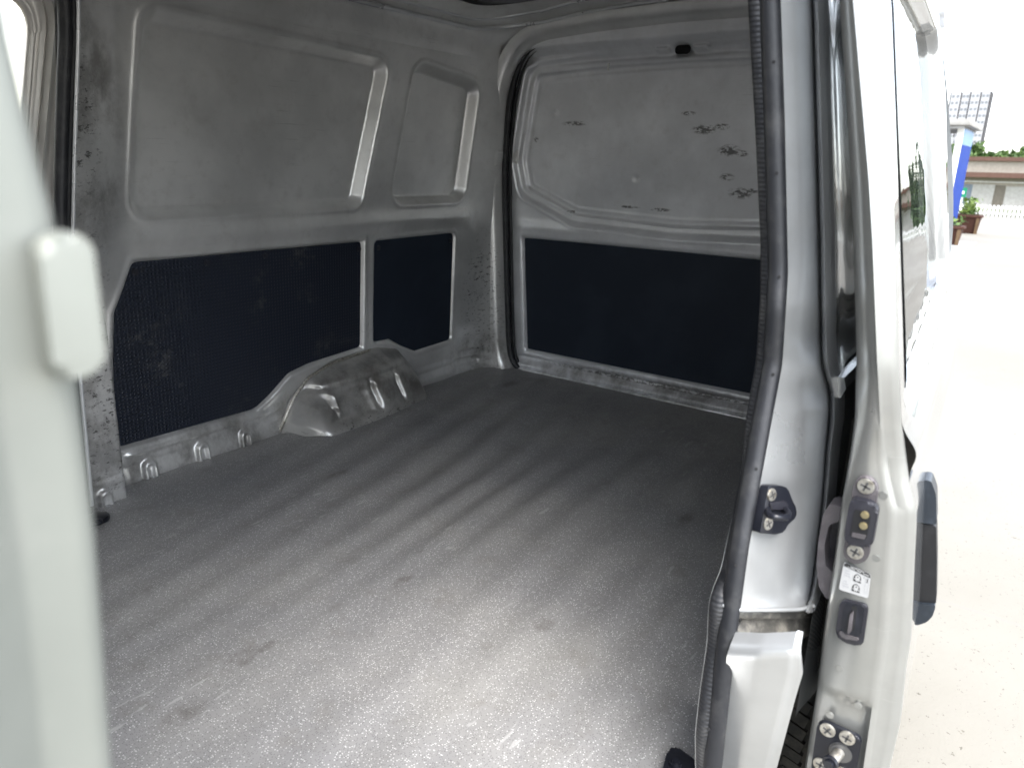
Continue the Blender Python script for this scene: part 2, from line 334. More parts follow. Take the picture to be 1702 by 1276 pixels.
# ================================================================== VAN
van = thing('cargo_van', 'silver grey cargo van with its side door slid open, empty load bay', 'van', (1.0, 1.0, GZ))
YC = .996
def wallY(Z):     # far inner wall, leans in above the belt
    t = np.clip((Z-.55)/.2, 0, 1); s = .058*Z
    s2 = np.where(Z < .55, 0, np.where(Z < .75, .104*(Z-.55)**2/(2*.2), .104*(Z-.65)))
    return 1.756-s-s2
W1 = [(.905, 1.098), (.855, .648), (1.568, .648), (1.648, 1.072)]
W2 = [(1.752, 1.084), (1.690, .650), (2.064, .650), (2.076, 1.048)]
B1 = [(.857, .553), (.80, .437), (.783, .30), (.769, .094), (1.165, .090), (1.215, .118), (1.288, .172), (1.36, .186), (1.577, .197), (1.582, .547)]
B2 = [(1.626, .547), (1.622, .201), (1.70, .198), (1.755, .165), (1.83, .130), (2.030, .136), (2.026, .547)]
def far_wall(x0=.655, x1=2.27, fine=1.0):
    nu, nv = int(410*fine), int(292*fine)
    u = np.linspace(0, 1, nu)[:, None]; Z = np.repeat(np.linspace(-.012, 1.155, nv)[None, :], nu, 0)
    X0 = x0+.055*Z; X = X0+(x1-X0)*u
    Y = wallY(Z)
    # pillar at the side-door edge stands proud of the wall
    low = .085*(1-sstep(.738, .758, X)); up = .045*(1-sstep(.70, .86, X))
    k = sstep(.42, .58, Z); Y = Y-(low*(1-k)+up*k)
    Y = Y-.012*np.exp(-((X-.78)/.05)**2)*sstep(.5, .7, Z)
    # window blanks
    for poly, r, dep in ((W1, .045, .034), (W2, .055, .036)):
        s = sdround(X, Z, poly, r); Y = Y+dep*bevel(-s, .026)-.0026*np.exp(-((s-.005)/.006)**2)
        Y = Y+.004*(vnoise(X*5, Z*5, 3)-.5)*sstep(.02, .12, -s)
    # belt rail swells
    Y = Y-.010*np.exp(-((Z-.598)/.028)**2)*sstep(.78, .86, X)*(1-sstep(2.05, 2.12, X))
    # board recesses
    for poly, r in ((B1, .022), (B2, .022)):
        s = sdround(X, Z, poly, r) if poly is B2 else sdpoly(X, Z, poly)-.004; Y = Y+.014*sstep(0, .009, -s)-.0022*np.exp(-((s-.006)/.006)**2)
    # sill ledge, stamped loops
    Y = Y-.010*np.exp(-((Z-.072)/.007)**2)*sstep(.77, .80, X)*(1-sstep(1.16, 1.22, X))-.012*sstep(.07, .0, Z)*sstep(.76, .79, X)
    for cx, sz in ((.838, 1.0), (.985, 1.05), (1.118, 1.0), (.69, .9)):
        q = np.hypot(X-cx, np.maximum(Z-.030*sz, 0))-.020*sz; Y = Y-.013*sstep(.0, .007, -q)
        q2 = np.hypot(X-cx, np.maximum(Z-.026*sz, 0))-.011*sz; Y = Y+.010*sstep(.0, .006, -q2)
    # lap seam with spot welds
    Y = Y-.0022*sstep(.012, .004, np.abs(Z-.055))
    # rear corner pillar turning in to the tailgate opening
    e = np.interp(Z, [0, .35, .7, .95, 1.15], [.112, .082, .062, .075, .13]); t = np.clip((X-2.055)/(x1-2.055), 0, 1)
    Y = Y-e*(.35*t**1.6+.65*t**4)
    Y = Y-.004*sstep(.09, .085, Z)*sstep(2.06, 2.08, X)
    q = np.maximum(np.abs(X-2.10)-.05, 0); q = np.hypot(q, Z-.042)-.018; Y = Y+.005*sstep(0, .006, -q)
    q = np.maximum(np.abs(X-2.205)-.016, np.abs(Z-.80)-.028); Y = Y-.004*sstep(0, .005, -q)
    # hand-sized unevenness of pressed steel
    Y = Y+.0035*(vnoise(X*6.5, Z*6.5, 1)-.5)+.0012*(vnoise(X*21, Z*21, 2)-.5)
    return np.stack([X, Y, Z], -1)
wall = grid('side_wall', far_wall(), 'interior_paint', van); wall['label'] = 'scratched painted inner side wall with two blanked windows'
Pn = far_wall(1.12, 2.27, .45); Pn[..., 1] = 2*YC-Pn[..., 1]
grid('side_wall', Pn, 'interior_paint', van)
# black boards in the recesses
def board(name, poly, mat, fy, parent, gap=.003, t=.003):
    pts = inset(poly, gap); pts = rounded(pts, .014, 4)
    return prism(name, [(x, fy(z), z) for x, z in pts], (0, -t, 0), mat, parent, .0012, 1)
fyw = lambda z: float(wallY(np.array(z)))+.0125
def board_grid(poly, mat, parent, y_off):
    # solid dimpled board: cap triangulated from outline
    return prism('trim_board', [(x, float(wallY(np.array(z)))+y_off, z) for x, z in rounded(inset(poly, .004), .012, 4)], (0, -.004, 0), mat, parent, .0012, 1)
bd1 = board_grid(B1, 'black_board', wall, .0125); bd1['label'] = 'long black dimpled board on the side wall'
bd2 = board_grid(B2, 'black_panel', wall, .0125); bd2['label'] = 'short black board beside the rear pillar'
for x_, y_ in ((224, 452), (344, 437), (441, 425), (596, 414), (629, 412), (748, 400)):
    p = onY(x_, y_, 1.725); Zc = p[2]; yy = float(wallY(np.array(Zc)))+.0085
    p = onY(x_, y_, yy); disc('clip', (p[0], yy-.002, p[2]), .0085, .005, 'black_plastic', wall, (0, -1, 0), 14, .002)
# wheel arch box, dented
AO = [(1.225, -.3), (1.236, -.02), (1.250, .035), (1.285, .095), (1.345, .150), (1.44, .178), (1.64, .188), (1.73, .165), (1.795, .095), (1.83, -.02), (1.84, -.3)]
def arch(prot=.145):
    nu, nv = 190, 80
    X = np.repeat(np.linspace(1.215, 1.85, nu)[:, None], nv, 1); Z = np.repeat(np.linspace(-.012, .205, nv)[None, :], nu, 0)
    s = -sdpoly(X, Z, AO)
    # height below the crown decides how far the box comes in; ends slope
    d = prot*(1-(1-np.clip(s/.085, 0, 1))**2.1)*np.where(s > 0, 1, 0)
    d = d*(.80+.20*sstep(.12, .02, Z)) - .018*sstep(.06, .30, X-1.45)*sstep(0, .05, s)
    seam = np.exp(-((s-.004)/.005)**2)*.007
    # crumple: facets of an old knock at the front half
    m = np.exp(-((X-1.42)/.10)**4-((Z-.060)/.055)**4)
    rg = np.random.RandomState(5)
    def planes(n_):
        v = None
        for _ in range(n_):
            px_, pz_ = 1.40+rg.normal()*.055, .06+rg.normal()*.03; a_ = rg.rand()*6.283; h_ = (X-px_)*math.cos(a_)*.9+(Z-pz_)*math.sin(a_)*.9
            v = h_ if v is None else np.maximum(v, h_)
        return v
    f = np.clip(np.abs(planes(6)-planes(6))+np.abs(planes(5)-planes(5))+np.abs(planes(4)-planes(4)), 0, .085)
    d = d-(m*(.42*f)+.003*m)*sstep(.0, .03, Z)-.010*np.exp(-((Z-.122-.02*(X-1.5))/.010)**2)*sstep(1.29, 1.36, X)*sstep(1.76, 1.68, X)
    for cx, wd, dp in ((1.525, .008, .012), (1.635, .008, .015)):
        d = d-dp*np.exp(-((X-cx+.10*(Z-.08))/wd)**2)*sstep(.015, .05, Z)*sstep(.135, .10, Z)
    d = d+.004*(vnoise(X*14, Z*14, 9)-.5)*sstep(0, .03, s)
    base = wallY(Z)-.013*np.clip(1-Z/.09, 0, 1)+.004
    Y = base-np.where(s > 0, d, -.03*np.clip(-s/.02, 0, 1))-seam
    return np.stack([X, Y, Z], -1)
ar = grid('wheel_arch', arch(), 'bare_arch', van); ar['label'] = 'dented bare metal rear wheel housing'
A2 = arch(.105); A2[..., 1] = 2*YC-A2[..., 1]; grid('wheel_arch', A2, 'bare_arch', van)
fl_pts = smooth_path([(1.234, 1.752, -.005), (1.246, 1.738, .035), (1.283, 1.738, .095), (1.345, 1.738, .150), (1.44, 1.736, .179), (1.60, 1.734, .188)], 30)
tube('seam_bead', fl_pts, .0045, 'screw_metal', ar, 8)

# ------------------------------------------------------------------ tailgate (inner side)
def gateX(Z): return 2.292-.03*Z-np.where(Z < .52, 0, np.where(Z < .72, .091*(Z-.52)**2/(2*.2), .091*(Z-.62)))
GW = [(1.545, 1.094), (1.622, .80), (1.603, .688), (1.389, .600), (.996, .583), (.603, .600), (.389, .688), (.370, .80), (.447, 1.094), (.70, 1.106), (.996, 1.110), (1.29, 1.106)]
GP = [(1.612, .522), (1.592, .072), (.400, .072), (.380, .522)]
def gate():
    ny, nz = 330, 290
    Y = np.repeat(np.linspace(.30, 1.69, ny)[:, None], nz, 1); Z = np.repeat(np.linspace(-.01, 1.195, nz)[None, :], ny, 0)
    X = gateX(Z)+.02*(1-((Y-YC)/.68)**2)*sstep(.0, .2, Z)*0.3
    s = sdround(Y, Z, GW, .05)
    X = X+.018*bevel(-s+.024, .014)+.012*bevel(-s-.010, .008)-.003*np.exp(-((s-.03)/.005)**2)-.002*np.exp(-((s+.036)/.004)**2)
    X = X-.010*np.exp(-((Z-.556)/.022)**2)*(1-sstep(.60, .66, np.abs(Y-YC)))
    s = sdround(Y, Z, GP, .012); X = X+.020*sstep(0, .012, -s)-.003*np.exp(-((s-.010)/.008)**2)
    X = X-.020*sstep(.045, .015, Z)+.004*np.exp(-((Z-.05)/.004)**2)
    # header: lip, then a face that leans under it
    X = X-.030*sstep(1.135, 1.165, Z)+.010*np.exp(-((Z-1.128)/.018)**4)
    for c in (.935, 1.058):
        q = np.maximum(np.abs(Y-c)-.026, np.abs(Z-1.128)-.012); X = X-.016*sstep(0, .008, -q)
    q = np.maximum(np.abs(Y-YC)-.013, 0); q = np.hypot(q, Z-1.128)-.015; X = X+.02*sstep(0, .004, -q)
    for (x_, y_, r, d) in ((915, 188, .012, .004), (1085, 183, .014, .005), (1045, 297, .010, .004), (1060, 180, .03, .002), (1135, 188, .015, .003), (950, 178, .016, .002)):
        p = onX(x_, y_, 2.24); X = X+d*np.exp(-((Y-p[1])**2+(Z-p[2])**2)/r**2)
    X = X+.004*(vnoise(Y*5, Z*5, 11)-.5)+.0012*(vnoise(Y*18, Z*18, 12)-.5)
    return np.stack([X, Y, Z], -1)
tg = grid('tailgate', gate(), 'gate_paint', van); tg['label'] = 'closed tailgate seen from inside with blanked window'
prism('trim_board', [(float(gateX(np.array(z)))+.017, y, z) for y, z in rounded(inset(GP, .004), .010, 4)], (-.004, 0, 0), 'black_panel', tg, .0012, 1)
prism('lamp_opening', [(2.232, YC+.013+.012*math.cos(a) if math.cos(a) > 0 else YC-.013+.012*math.cos(a), 1.128+.013*math.sin(a)) for a in np.linspace(0, 2*math.pi, 25)[:-1]], (-.002, 0, 0), 'dark_hole', tg)
p = onX(1010, 112, 2.22); box('sticker_tab', (2.223, p[1]-.0025, p[2]-.010), (2.226, p[1]+.0025, p[2]+.012), 'white_paint', tg)
gp = [(1.605, .0), (1.640, .03), (1.652, .10), (1.662, .35), (1.668, .62), (1.662, .78), (1.625, 1.00), (1.590, 1.09), (1.545, 1.145), (1.47, 1.172), (1.30, 1.182), (YC, 1.188)]
ol = gp+[(2*YC-y, z) for y, z in gp[-2::-1]]
gpath = smooth_path([(float(gateX(np.array(z)))-.022, y, z) for y, z in ol], 160)
tube('tailgate_seal', gpath, .0125, 'rubber', van, 10, up=(1, 0, 0), scale=np.interp(np.abs(gpath[:, 1]-YC), [0, .52, .62, 1], [.03, .05, 1, 1]))
tube('tailgate_seal_lip', smooth_path([(float(gateX(np.array(z)))-.012, y-(.016 if y > YC else -.016)*(1 if z < 1.1 else .4), z-(.004 if z > 1.1 else 0)) for y, z in ol], 160), .006, 'rubber', van, 8, up=(1, 0, 0), scale=np.interp(np.abs(gpath[:, 1]-YC), [0, .52, .62, 1], [.03, .05, 1, 1]))
# body frame around the tailgate
cen = np.array([0, YC, .6]); q = np.array(gpath); out = []
for k, (dx, do) in enumerate(((0.0, .006), (-.014, .010), (-.035, .020), (-.05, .034), (-.052, .055))):
    v = q-cen; v[:, 0] = 0; nrm = np.stack([np.zeros(len(q)), -np.gradient(q[:, 2]), np.gradient(q[:, 1])], 1); nrm /= np.linalg.norm(nrm, axis=1)[:, None]
    sg = np.sign((nrm*v).sum(1))[:, None]; o_ = q+nrm*sg*do; o_[:, 0] += dx; out.append(o_)
fr = grid('tailgate_frame', np.stack(out, 0), 'interior_paint', van)
box('tailgate_sill', (2.262, .36, -.03), (2.30, 1.63, .006), 'gate_paint', van, .006)

# ------------------------------------------------------------------ roof, cant rail and rear header
def rail(Xr, Yf, r, zf, zr, n=60, crown=.0):
    s = [(x, Yf, zf) for x in np.linspace(-.7, Xr-r, n)]
    for a in np.linspace(0, math.pi/2, n//2)[1:]:
        t = a/(math.pi/2); s.append((Xr-r+r*math.sin(a), Yf-r+r*math.cos(a), zf+(zr-zf)*t*t*(3-2*t)))
    for y in np.linspace(Yf-r, YC, n//2)[1:]:
        t = 1-((y-YC)/(Yf-r-YC))**2; s.append((Xr, y, zr+crown*t))
    return np.array(s)
rails = [rail(2.225, 1.640, .10, 1.118, 1.165, crown=.012), rail(2.21, 1.6345, .11, 1.135, 1.172, crown=.012), rail(2.20, 1.631, .13, 1.155, 1.185, crown=.012), rail(2.165, 1.628, .17, 1.182, 1.205, crown=.018), rail(2.145, 1.622, .18, 1.198, 1.222, crown=.022),
         rail(2.135, 1.616, .18, 1.199, 1.226, crown=.024), rail(2.128, 1.611, .18, 1.212, 1.240, crown=.026), rail(2.116, 1.605, .18, 1.213, 1.242, crown=.028), rail(2.108, 1.599, .17, 1.222, 1.254, crown=.030), rail(2.098, 1.592, .17, 1.223, 1.256, crown=.032),
         rail(2.08, 1.585, .16, 1.236, 1.262, crown=.034), rail(2.05, 1.55, .15, 1.250, 1.272, crown=.036)]
for sgn in (1, -1):
    S = np.stack(rails, 0).copy()
    if sgn < 0: S[..., 1] = 2*YC-S[..., 1]
    rr = grid('roof_rail', S, 'interior_paint', van, 60)
    for k_, rad_ in ((5, .0068), (8, .006)): tube('pressed_bead', S[k_][::2], rad_, 'bead_paint', rr, 8, up=(0, 0, 1))
rx = np.linspace(-.75, 2.12, 60); ry = np.linspace(.40, 1.60, 50); RX, RY = np.meshgrid(rx, ry, indexing='ij')
RZ = 1.250+.045*(1-((RY-YC)/.62)**2)+.010*sstep(.02, .0, np.abs((RX % .55)-.27)-.04)
hl = grid('roof_lining', np.stack([RX, RY, RZ], -1), 'roof_grey', van); hl['label'] = 'dark grey underside of the roof'
# ------------------------------------------------------------------ outer shell
def outY(Z): return np.interp(Z, [-.40, -.2, 0, .35, .50, .58, .65, 1.10, 1.22, 1.28, 1.32], [.150, .128, .120, .138, .150, .172, .178, .258, .30, .36, .44])
def taper(X): return .050*np.clip((X-.8)/.95, 0, 2)**1.5
def outer(x0, x1, z0, far, n=60):
    X = np.linspace(x0, x1, n)[:, None]; Z = np.linspace(z0, 1.32, 70)[None, :]; X, Z = np.broadcast_arrays(X, Z)
    Y = outY(Z)+(0 if far else taper(X)*.9)+.10*np.clip((X-2.2)/.25, 0, 1)**2
    if far: Y = 2*YC-Y
    return np.stack([X, Y, Z], -1)
def cut_arch(P, keep):   # boolean wheel opening by dropping faces: build with bmesh
    return P
def outer_obj(name, P, mat, hole=None):
    bm = bmesh.new(); nu, nv = P.shape[:2]; V = [[bm.verts.new(tuple(P[i, j])) for j in range(nv)] for i in range(nu)]
    for i in range(nu-1):
        for j in range(nv-1):
            c = P[i:i+2, j:j+2].reshape(-1, 3).mean(0)
            if hole is not None and (c[0]-hole[0])**2+(c[2]-hole[1])**2 < hole[2]**2: continue
            bm.faces.new((V[i][j], V[i+1][j], V[i+1][j+1], V[i][j+1]))
    if hole is not None and len(hole) > 3: bmesh.ops.delete(bm, geom=[f for f in bm.faces if f.calc_center_median().z < hole[3] and f.calc_center_median().x < 1.5], context='FACES')
    bmesh.ops.delete(bm, geom=[v for v in bm.verts if not v.link_faces], context='VERTS')
    return frombm(name, bm, mat, van, True, 180)
Pq = outer(.855, 2.42, -.30, False, 130)
# near quarter: front edge follows the jamb edge (set below); far quarter
outer_obj('quarter_panel', outer(.79, 2.42, -.30, True, 110), 'skin_gloss', (1.52, -.25, .345))
ox = np.linspace(-.8, 2.42, 50); oy = np.linspace(.44, 2*YC-.44, 40); OX, OY = np.meshgrid(ox, oy, indexing='ij')
grid('roof_panel', np.stack([OX, OY, 1.32+.06*(1-((OY-YC)/.56)**2)-.05*np.clip((OX-2.2)/.22, 0, 1)**2], -1), 'body_silver', van)
tz = np.linspace(-.30, 1.37, 40); ty = np.linspace(.20, 2*YC-.20, 40); TY, TZ = np.meshgrid(ty, tz, indexing='ij')
grid('tailgate_skin', np.stack([2.40-.10*np.clip((TZ-.6)/.75, 0, 1)**1.5-.10*np.abs((TY-YC)/.8)**4, YC+(TY-YC)*(1-.22*np.clip((TZ-.6)/.75, 0, 1)**1.3), TZ], -1), 'body_silver', tg)
box('floor_pan', (-1.35, .42, -.07), (2.36, 2*YC-.42, -.012), 'interior_paint', van, .004)
for y0_, y1_ in ((.20, .415), (2*YC-.415, 2*YC-.17)): box('door_sill', (-.05, y0_, -.20), (.66, y1_, -.013), 'interior_paint', van, .006); box('floor_edge', (.665, y0_+.04, -.030), (2.30, y1_, -.0125), 'interior_paint', van, .003)
# ------------------------------------------------------------------ near side door jamb
YS = np.r_[np.linspace(-330, 1018, 150)]
def prail(tab, ys, y0tab):
    t = np.array(tab, float); yt = np.array(y0tab, float)
    return np.array([near(np.interp(y, t[:, 0], t[:, 1]), y, np.interp(y, yt[:, 0], yt[:, 1])) for y in ys])
j0 = [(-330, 1278), (0, 1290), (300, 1301), (450, 1304), (600, 1296), (700, 1276), (800, 1256), (900, 1236), (1040, 1216), (1100, 1207), (1276, 1190), (1500, 1175)]
j1 = [(-330, 1330), (0, 1346), (400, 1357), (600, 1361), (622, 1364), (650, 1374), (690, 1375), (740, 1370), (840, 1362), (915, 1353), (970, 1347), (1000, 1341), (1018, 1332)]
j4 = [(-330, 1352), (0, 1371), (400, 1383), (590, 1385), (615, 1388), (645, 1399), (700, 1398), (740, 1392), (840, 1384), (915, 1374), (970, 1366), (1000, 1358), (1018, 1350)]
mid_ = lambda a, b, t: [(y, np.interp(y, [q[0] for q in a], [q[1] for q in a])*(1-t)+np.interp(y, [q[0] for q in b], [q[1] for q in b])*t) for y in np.linspace(-330, 1018, 60)]
yj0 = [(-330, .182), (1500, .182)]; yj1 = [(-330, .158), (560, .157), (680, .138), (1018, .130)]; yj4 = [(-330, .140), (560, .138), (680, .126), (1018, .122)]
c_ = lambda a, d: [(y, v+d) for y, v in a]
r0 = prail(j0, YS, yj0); r1 = prail(j1, YS, yj1); r4 = prail(j4, YS, yj4)
rm1 = (r0+r1)/2+np.array([-.003, -.002, 0]) ; r2 = prail(mid_(j1, j4, .30), YS, yj1)+np.array([.010, .004, 0]); r3 = prail(mid_(j1, j4, .52), YS, yj4); r3b = prail(mid_(j1, j4, .85), YS, c_(yj4, -.001))
rin = r0+np.array([.035, .003, 0]); rin2 = rin+np.array([.25, .045, 0])
r5 = r4+np.array([.006, -.001, 0]); r6 = r4+np.array([.02, .0005, 0])
# shallow pressed steps across the jamb plate
for rr_, a in ((rm1, 1.0), (r1, .5), (r0, .6)):
    z = rr_[:, 2]; rr_[:, 0] += a*(.012*sstep(.46, .43, z)*1-.006*sstep(.30, .27, z)+.004*sstep(.22, .20, z))
def fill(ra, rb, n): return [ra*(1-t)+rb*t for t in np.linspace(0, 1, n+1)[:-1]]
JR = [rin2, rin]+fill(r0, rm1, 5)+fill(rm1, r1, 5)+[r1, (r1+r2)/2, r2, (r2+r3)/2+np.array([-.002, 0, 0]), r3, r3b, r4, r5, r6]
jm = grid('door_jamb', np.stack(JR, 0), 'body_silver', van, 60); jm['label'] = 'silver rear jamb of the side door opening'
# bottom lip of the jamb plate
bl = smooth_path([r0[-1]+[0, .02, 0], r0[-1], rm1[-1], r1[-1]+[0, 0, .002], r4[-1]+[0, 0, .010]], 24)
tube('jamb_edge', bl, .003, 'body_silver', jm, 8, up=(0, 0, 1))
# track slot below, then the lower jamb over the wheel
def crossrow(y, xs, y0s): return np.array([near(x, y, v) for x, v in zip(xs, y0s)])
T0 = []
for y, dx in ((1012, .004), (1022, .03), (1030, .034), (1034, .022), (1041, .02), (1046, .030), (1053, .032), (1057, .018), (1064, .012), (1067, .002)):
    xs = np.linspace(1217, 1352, 26); row = crossrow(y, xs, np.linspace(.184, .124, 26)); row[:, 0] += dx+.05*np.clip((xs-1320)/32, 0, 1)**2; T0.append(row)
tr = grid('track_slot', np.stack(T0, 0), 'track_dirt', van, 50); tr['label'] = 'dirty rust-spotted door track slot'
YL = np.linspace(1066, 1520, 60)
l0 = [(1066, 1211), (1100, 1207), (1276, 1188), (1520, 1160)]; l1 = [(1066, 1314), (1090, 1317), (1115, 1316), (1160, 1305), (1276, 1276), (1520, 1225)]; l4 = [(1066, 1326), (1090, 1331), (1120, 1334), (1160, 1322), (1276, 1291), (1520, 1235)]
def xr2(tab, X): return np.array([onX(np.interp(y, [q[0] for q in tab], [q[1] for q in tab]), y, X+.00032*(y-1066)) for y in YL])
a0 = xr2(l0, .692); a1 = xr2(l1, .700); a4 = xr2(l4, .706)
am = (a0*.5+a1*.5)+np.array([-.003, .0, 0]); a2 = a1+np.array([.006, -.002, 0])
for A_ in (a0, am, a1, a2, a4): A_[0, 0] += .022; A_[1, 0] += .012; A_[2, 0] += .004
LR = [a0+np.array([.12, .03, 0]), a0+np.array([.03, .003, 0])]+fill(a0, am, 6)+fill(am, a1, 6)+[a1, (a1+a2)/2, a2*.4+a4*.6+np.array([-.002, 0, 0]), a4, a4+np.array([.006, .001, 0])]
lj = grid('lower_jamb', np.stack(LR, 0), 'body_silver', van, 60)
# near quarter skin joins the jamb edge
Zq = r4[::-1, 2]; Xq = r4[::-1, 0]; Yq = r4[::-1, 1]
n = 110; zz = np.linspace(-.30, 1.32, 90)
x_edge = np.interp(zz, Zq, Xq)+.004; y_edge = np.interp(zz, Zq, Yq)
PX = x_edge[None, :]+(2.42-x_edge[None, :])*np.linspace(0, 1, n)[:, None]; PZ = np.broadcast_to(zz[None, :], PX.shape)
PY = outY(PZ)+taper(PX)*.9+.10*np.clip((PX-2.15)/.25, 0, 1)**2
blend = np.exp(-((PX-x_edge[None, :])/.05)**2); PY = PY*(1-blend)+(y_edge[None, :])*blend
nq = outer_obj('quarter_panel', np.stack([PX, PY, PZ], -1), 'skin_gloss', (1.52, -.25, .355, .13)); nq['label'] = 'glossy silver outer panel beside the slid door'
belt = np.array([(x, float(outY(np.array(.555)))+float(taper(np.array(x)))*.9-.004, .555-.02*(x-.9)) for x in np.linspace(.87, 2.1, 40)])
sweep('belt_moulding', belt, [(-.004, -.012), (.006, -.012), (.010, 0), (.006, .012), (-.004, .012)], 'skin_gloss', van, (0, 0, 1))
# rubber seal of the opening: ribbed bulb + smooth carrier
s_in = [(-330, 1240), (0, 1259), (200, 1270), (400, 1279), (500, 1278), (600, 1271), (690, 1255), (800, 1243), (950, 1213), (985, 1198), (1010, 1192), (1070, 1190), (1150, 1178), (1220, 1170), (1276, 1170), (1500, 1190)]
s_out = [(-330, 1258), (0, 1284), (200, 1291), (450, 1297), (600, 1288), (700, 1269), (800, 1251), (900, 1233), (1040, 1214), (1100, 1207), (1200, 1196), (1276, 1188), (1500, 1205)]
ys = np.linspace(-330, 1480, 170)
pin = prail(s_in, ys, [(-330, .203), (1500, .203)]); pout = prail(s_out, ys, [(-330, .190), (1500, .190)])+np.array([-.012, -.001, 0])
ws = sweep('door_seal', smooth_path(pin, 260), circ(.0098, 14, .8, 1.0), 'ribbed_rubber', van, (0, 1, 0)); ws['label'] = 'black ribbed rubber seal along the side door opening'
cs = sweep('seal_carrier', smooth_path(pout, 240), circ(.0098, 14, .85, 1.1), 'rubber', van, (0, 1, 0))
edge = prail([(y, x-(13 if y < 900 else 15)) for y, x in s_in], ys, [(-330, .213), (1500, .213)])
tube('flange_edge', smooth_path(edge+np.array([.006, 0, 0]), 200), .0022, 'white_paint', van, 6)
for x_, y_ in ((1286, 103), (1291, 288), (1295, 460), (1285, 622), (1257, 779), (1223, 939), (1199, 1080), (1179, 1211)):
    k = int(np.argmin([abs(y-y_) for y in ys])); c0 = pout[k]; v = c0-_C; v = v/np.linalg.norm(v)
    P0 = _C+np.array(ray(x_, y_))/np.linalg.norm(ray(x_, y_))*(np.linalg.norm(c0-_C)-.0092)
    disc('vent_hole', P0, .0017, .002, 'dark_hole', cs, tuple(-v), 10)
# far side door: seal, frame, window
fs = [onY(x, y, Yv) for x, y, Yv in ((98, -160, 1.53), (106, -60, 1.553), (108, 0, 1.565), (110, 60, 1.575), (107, 120, 1.585), (103, 240, 1.61), (101, 330, 1.625), (101, 420, 1.64), (110, 600, 1.655), (125, 760, 1.66), (140, 900, 1.665))]
tube('door_seal', smooth_path(fs, 90), .0135, 'rubber', van, 10)
fs2 = smooth_path(np.array(fs)+np.array([.014, -.004, 0]), 90); tube('seal_carrier', fs2, .009, 'rubber', van, 10)
fe = smooth_path([onY(x, y, Yv) for x, y, Yv in ((124, -160, 1.515), (128, -40, 1.535), (131, 20, 1.547), (130, 80, 1.555), (127, 160, 1.57), (124, 260, 1.585), (121, 400, 1.61), (131, 600, 1.625), (153, 840, 1.63))], 90)
tube('flange_edge', fe, .0042, 'bead_paint', van, 8)
WN = [(.712, 1.085), (.10, 1.085), (.10, .66), (.640, .66)]
def ring(d, r, dy):
    q = rounded([(x, 0, z) for x, z in inset(WN, -d)], r, 8); q = q+q[:1]
    return np.array([(p_[0], 2*YC-float(outY(np.array(p_[2])))-.075-dy, p_[2]) for p_ in q])
big = rounded([(.775, 0, 1.195), (-.03, 0, 1.195), (-.03, 0, -.06), (.70, 0, -.06)], .004, 8); big = big+big[:1]
RG = [ring(-.004, .07, -.030), ring(.0, .07, -.016), ring(.004, .072, -.012), ring(.008, .075, -.014), ring(.015, .08, -.008), ring(.019, .083, -.001), ring(.023, .085, -.004), ring(.026, .087, .004), ring(.030, .09, .011), ring(.034, .09, .006), ring(.042, .09, .008)]
RG.append(np.array([(p_[0], 2*YC-float(outY(np.array(p_[2])))-.078, p_[2]) for p_ in big]))
fdo = grid('far_door', np.stack(RG, 0), 'far_door_paint', van, 70); fdo['label'] = 'closed opposite side door with a window'
pts = ring(.0, .07, -.022)[:-1]
prism('window_pane', pts, (0, .004, 0), 'window_glass', fdo)
# ------------------------------------------------------------------ near front pillar (out of focus) and cab shell
zb = np.linspace(-.3, 1.22, 120)
def bp(dx, y):
    xe = np.interp(zb, [-.3, .55, .62, .694, .744, .781, .80, .826, 1.0, 1.22], [.070, .070, .073, .079, .081, .082, .080, .0785, .0775, .077])
    return np.stack([xe*y/.2+dx, np.full_like(zb, y), zb], 1)
colp = [bp(-.34, .080), bp(-.12, .105), bp(-.055, .150), bp(-.027, .184), bp(-.020, .196), bp(-.017, .1985), bp(-.006, .199), bp(-.002, .2005), bp(-.0006, .204), bp(-.002, .210), bp(-.03, .225), bp(-.10, .26)]
fp = grid('front_pillar', np.stack(colp, 0), 'pillar_paint', van, 70); fp['label'] = 'blurred pale front pillar of the side door opening'
pa = [onY(x, y, .197) for x, y in ((46, 398), (100, 378), (136, 402), (159, 592), (128, 620), (74, 622))]
prism('buffer_block', rounded(pa, .006, 7), (0, -.006, 0), 'pillar_paint', fp, .003, 3)
tube('door_seal', smooth_path([(.045, .235, z) for z in np.linspace(-.1, 1.15, 20)], 40), .010, 'rubber', van, 8)
# cab: lower sides, screens and seats, enough to close the body towards the front
for far in (False, True):
    X = np.linspace(-1.75, .05 if not far else .0, 30)[:, None]; Z = np.linspace(-.30, .56, 30)[None, :]; X, Z = np.broadcast_arrays(X, Z)
    Y = outY(Z)+.05*np.clip((-1.2-X)/.55, 0, 1)**2+.002
    P = np.stack([X, 2*YC-Y if far else Y, Z], -1)
    outer_obj('front_door', P, 'body_silver', (-1.25, -.25, .345))
    zz_ = [(-.02, .56), (-.02, 1.20), (-.55, 1.20), (-1.25, .56)]
    f_ = lambda z: float(outY(np.array(z)))+.004
    prism('side_window', [(x, (2*YC-f_(z)) if far else f_(z), z) for x, z in zz_], (0, .004 if far else -.004, 0), 'window_glass', van)
    tube('windscreen_post', smooth_path([(-1.35, (2*YC-f_(.56)) if far else f_(.56), .56), (-.60, (2*YC-f_(1.25)) if far else f_(1.25), 1.25)], 12), .03, 'body_silver', van, 8)
prism('windscreen', [(-1.32, .22, .60), (-1.32, 2*YC-.22, .60), (-.66, 2*YC-.38, 1.27), (-.66, .38, 1.27)], (-.004, 0, .004), 'window_glass', van)
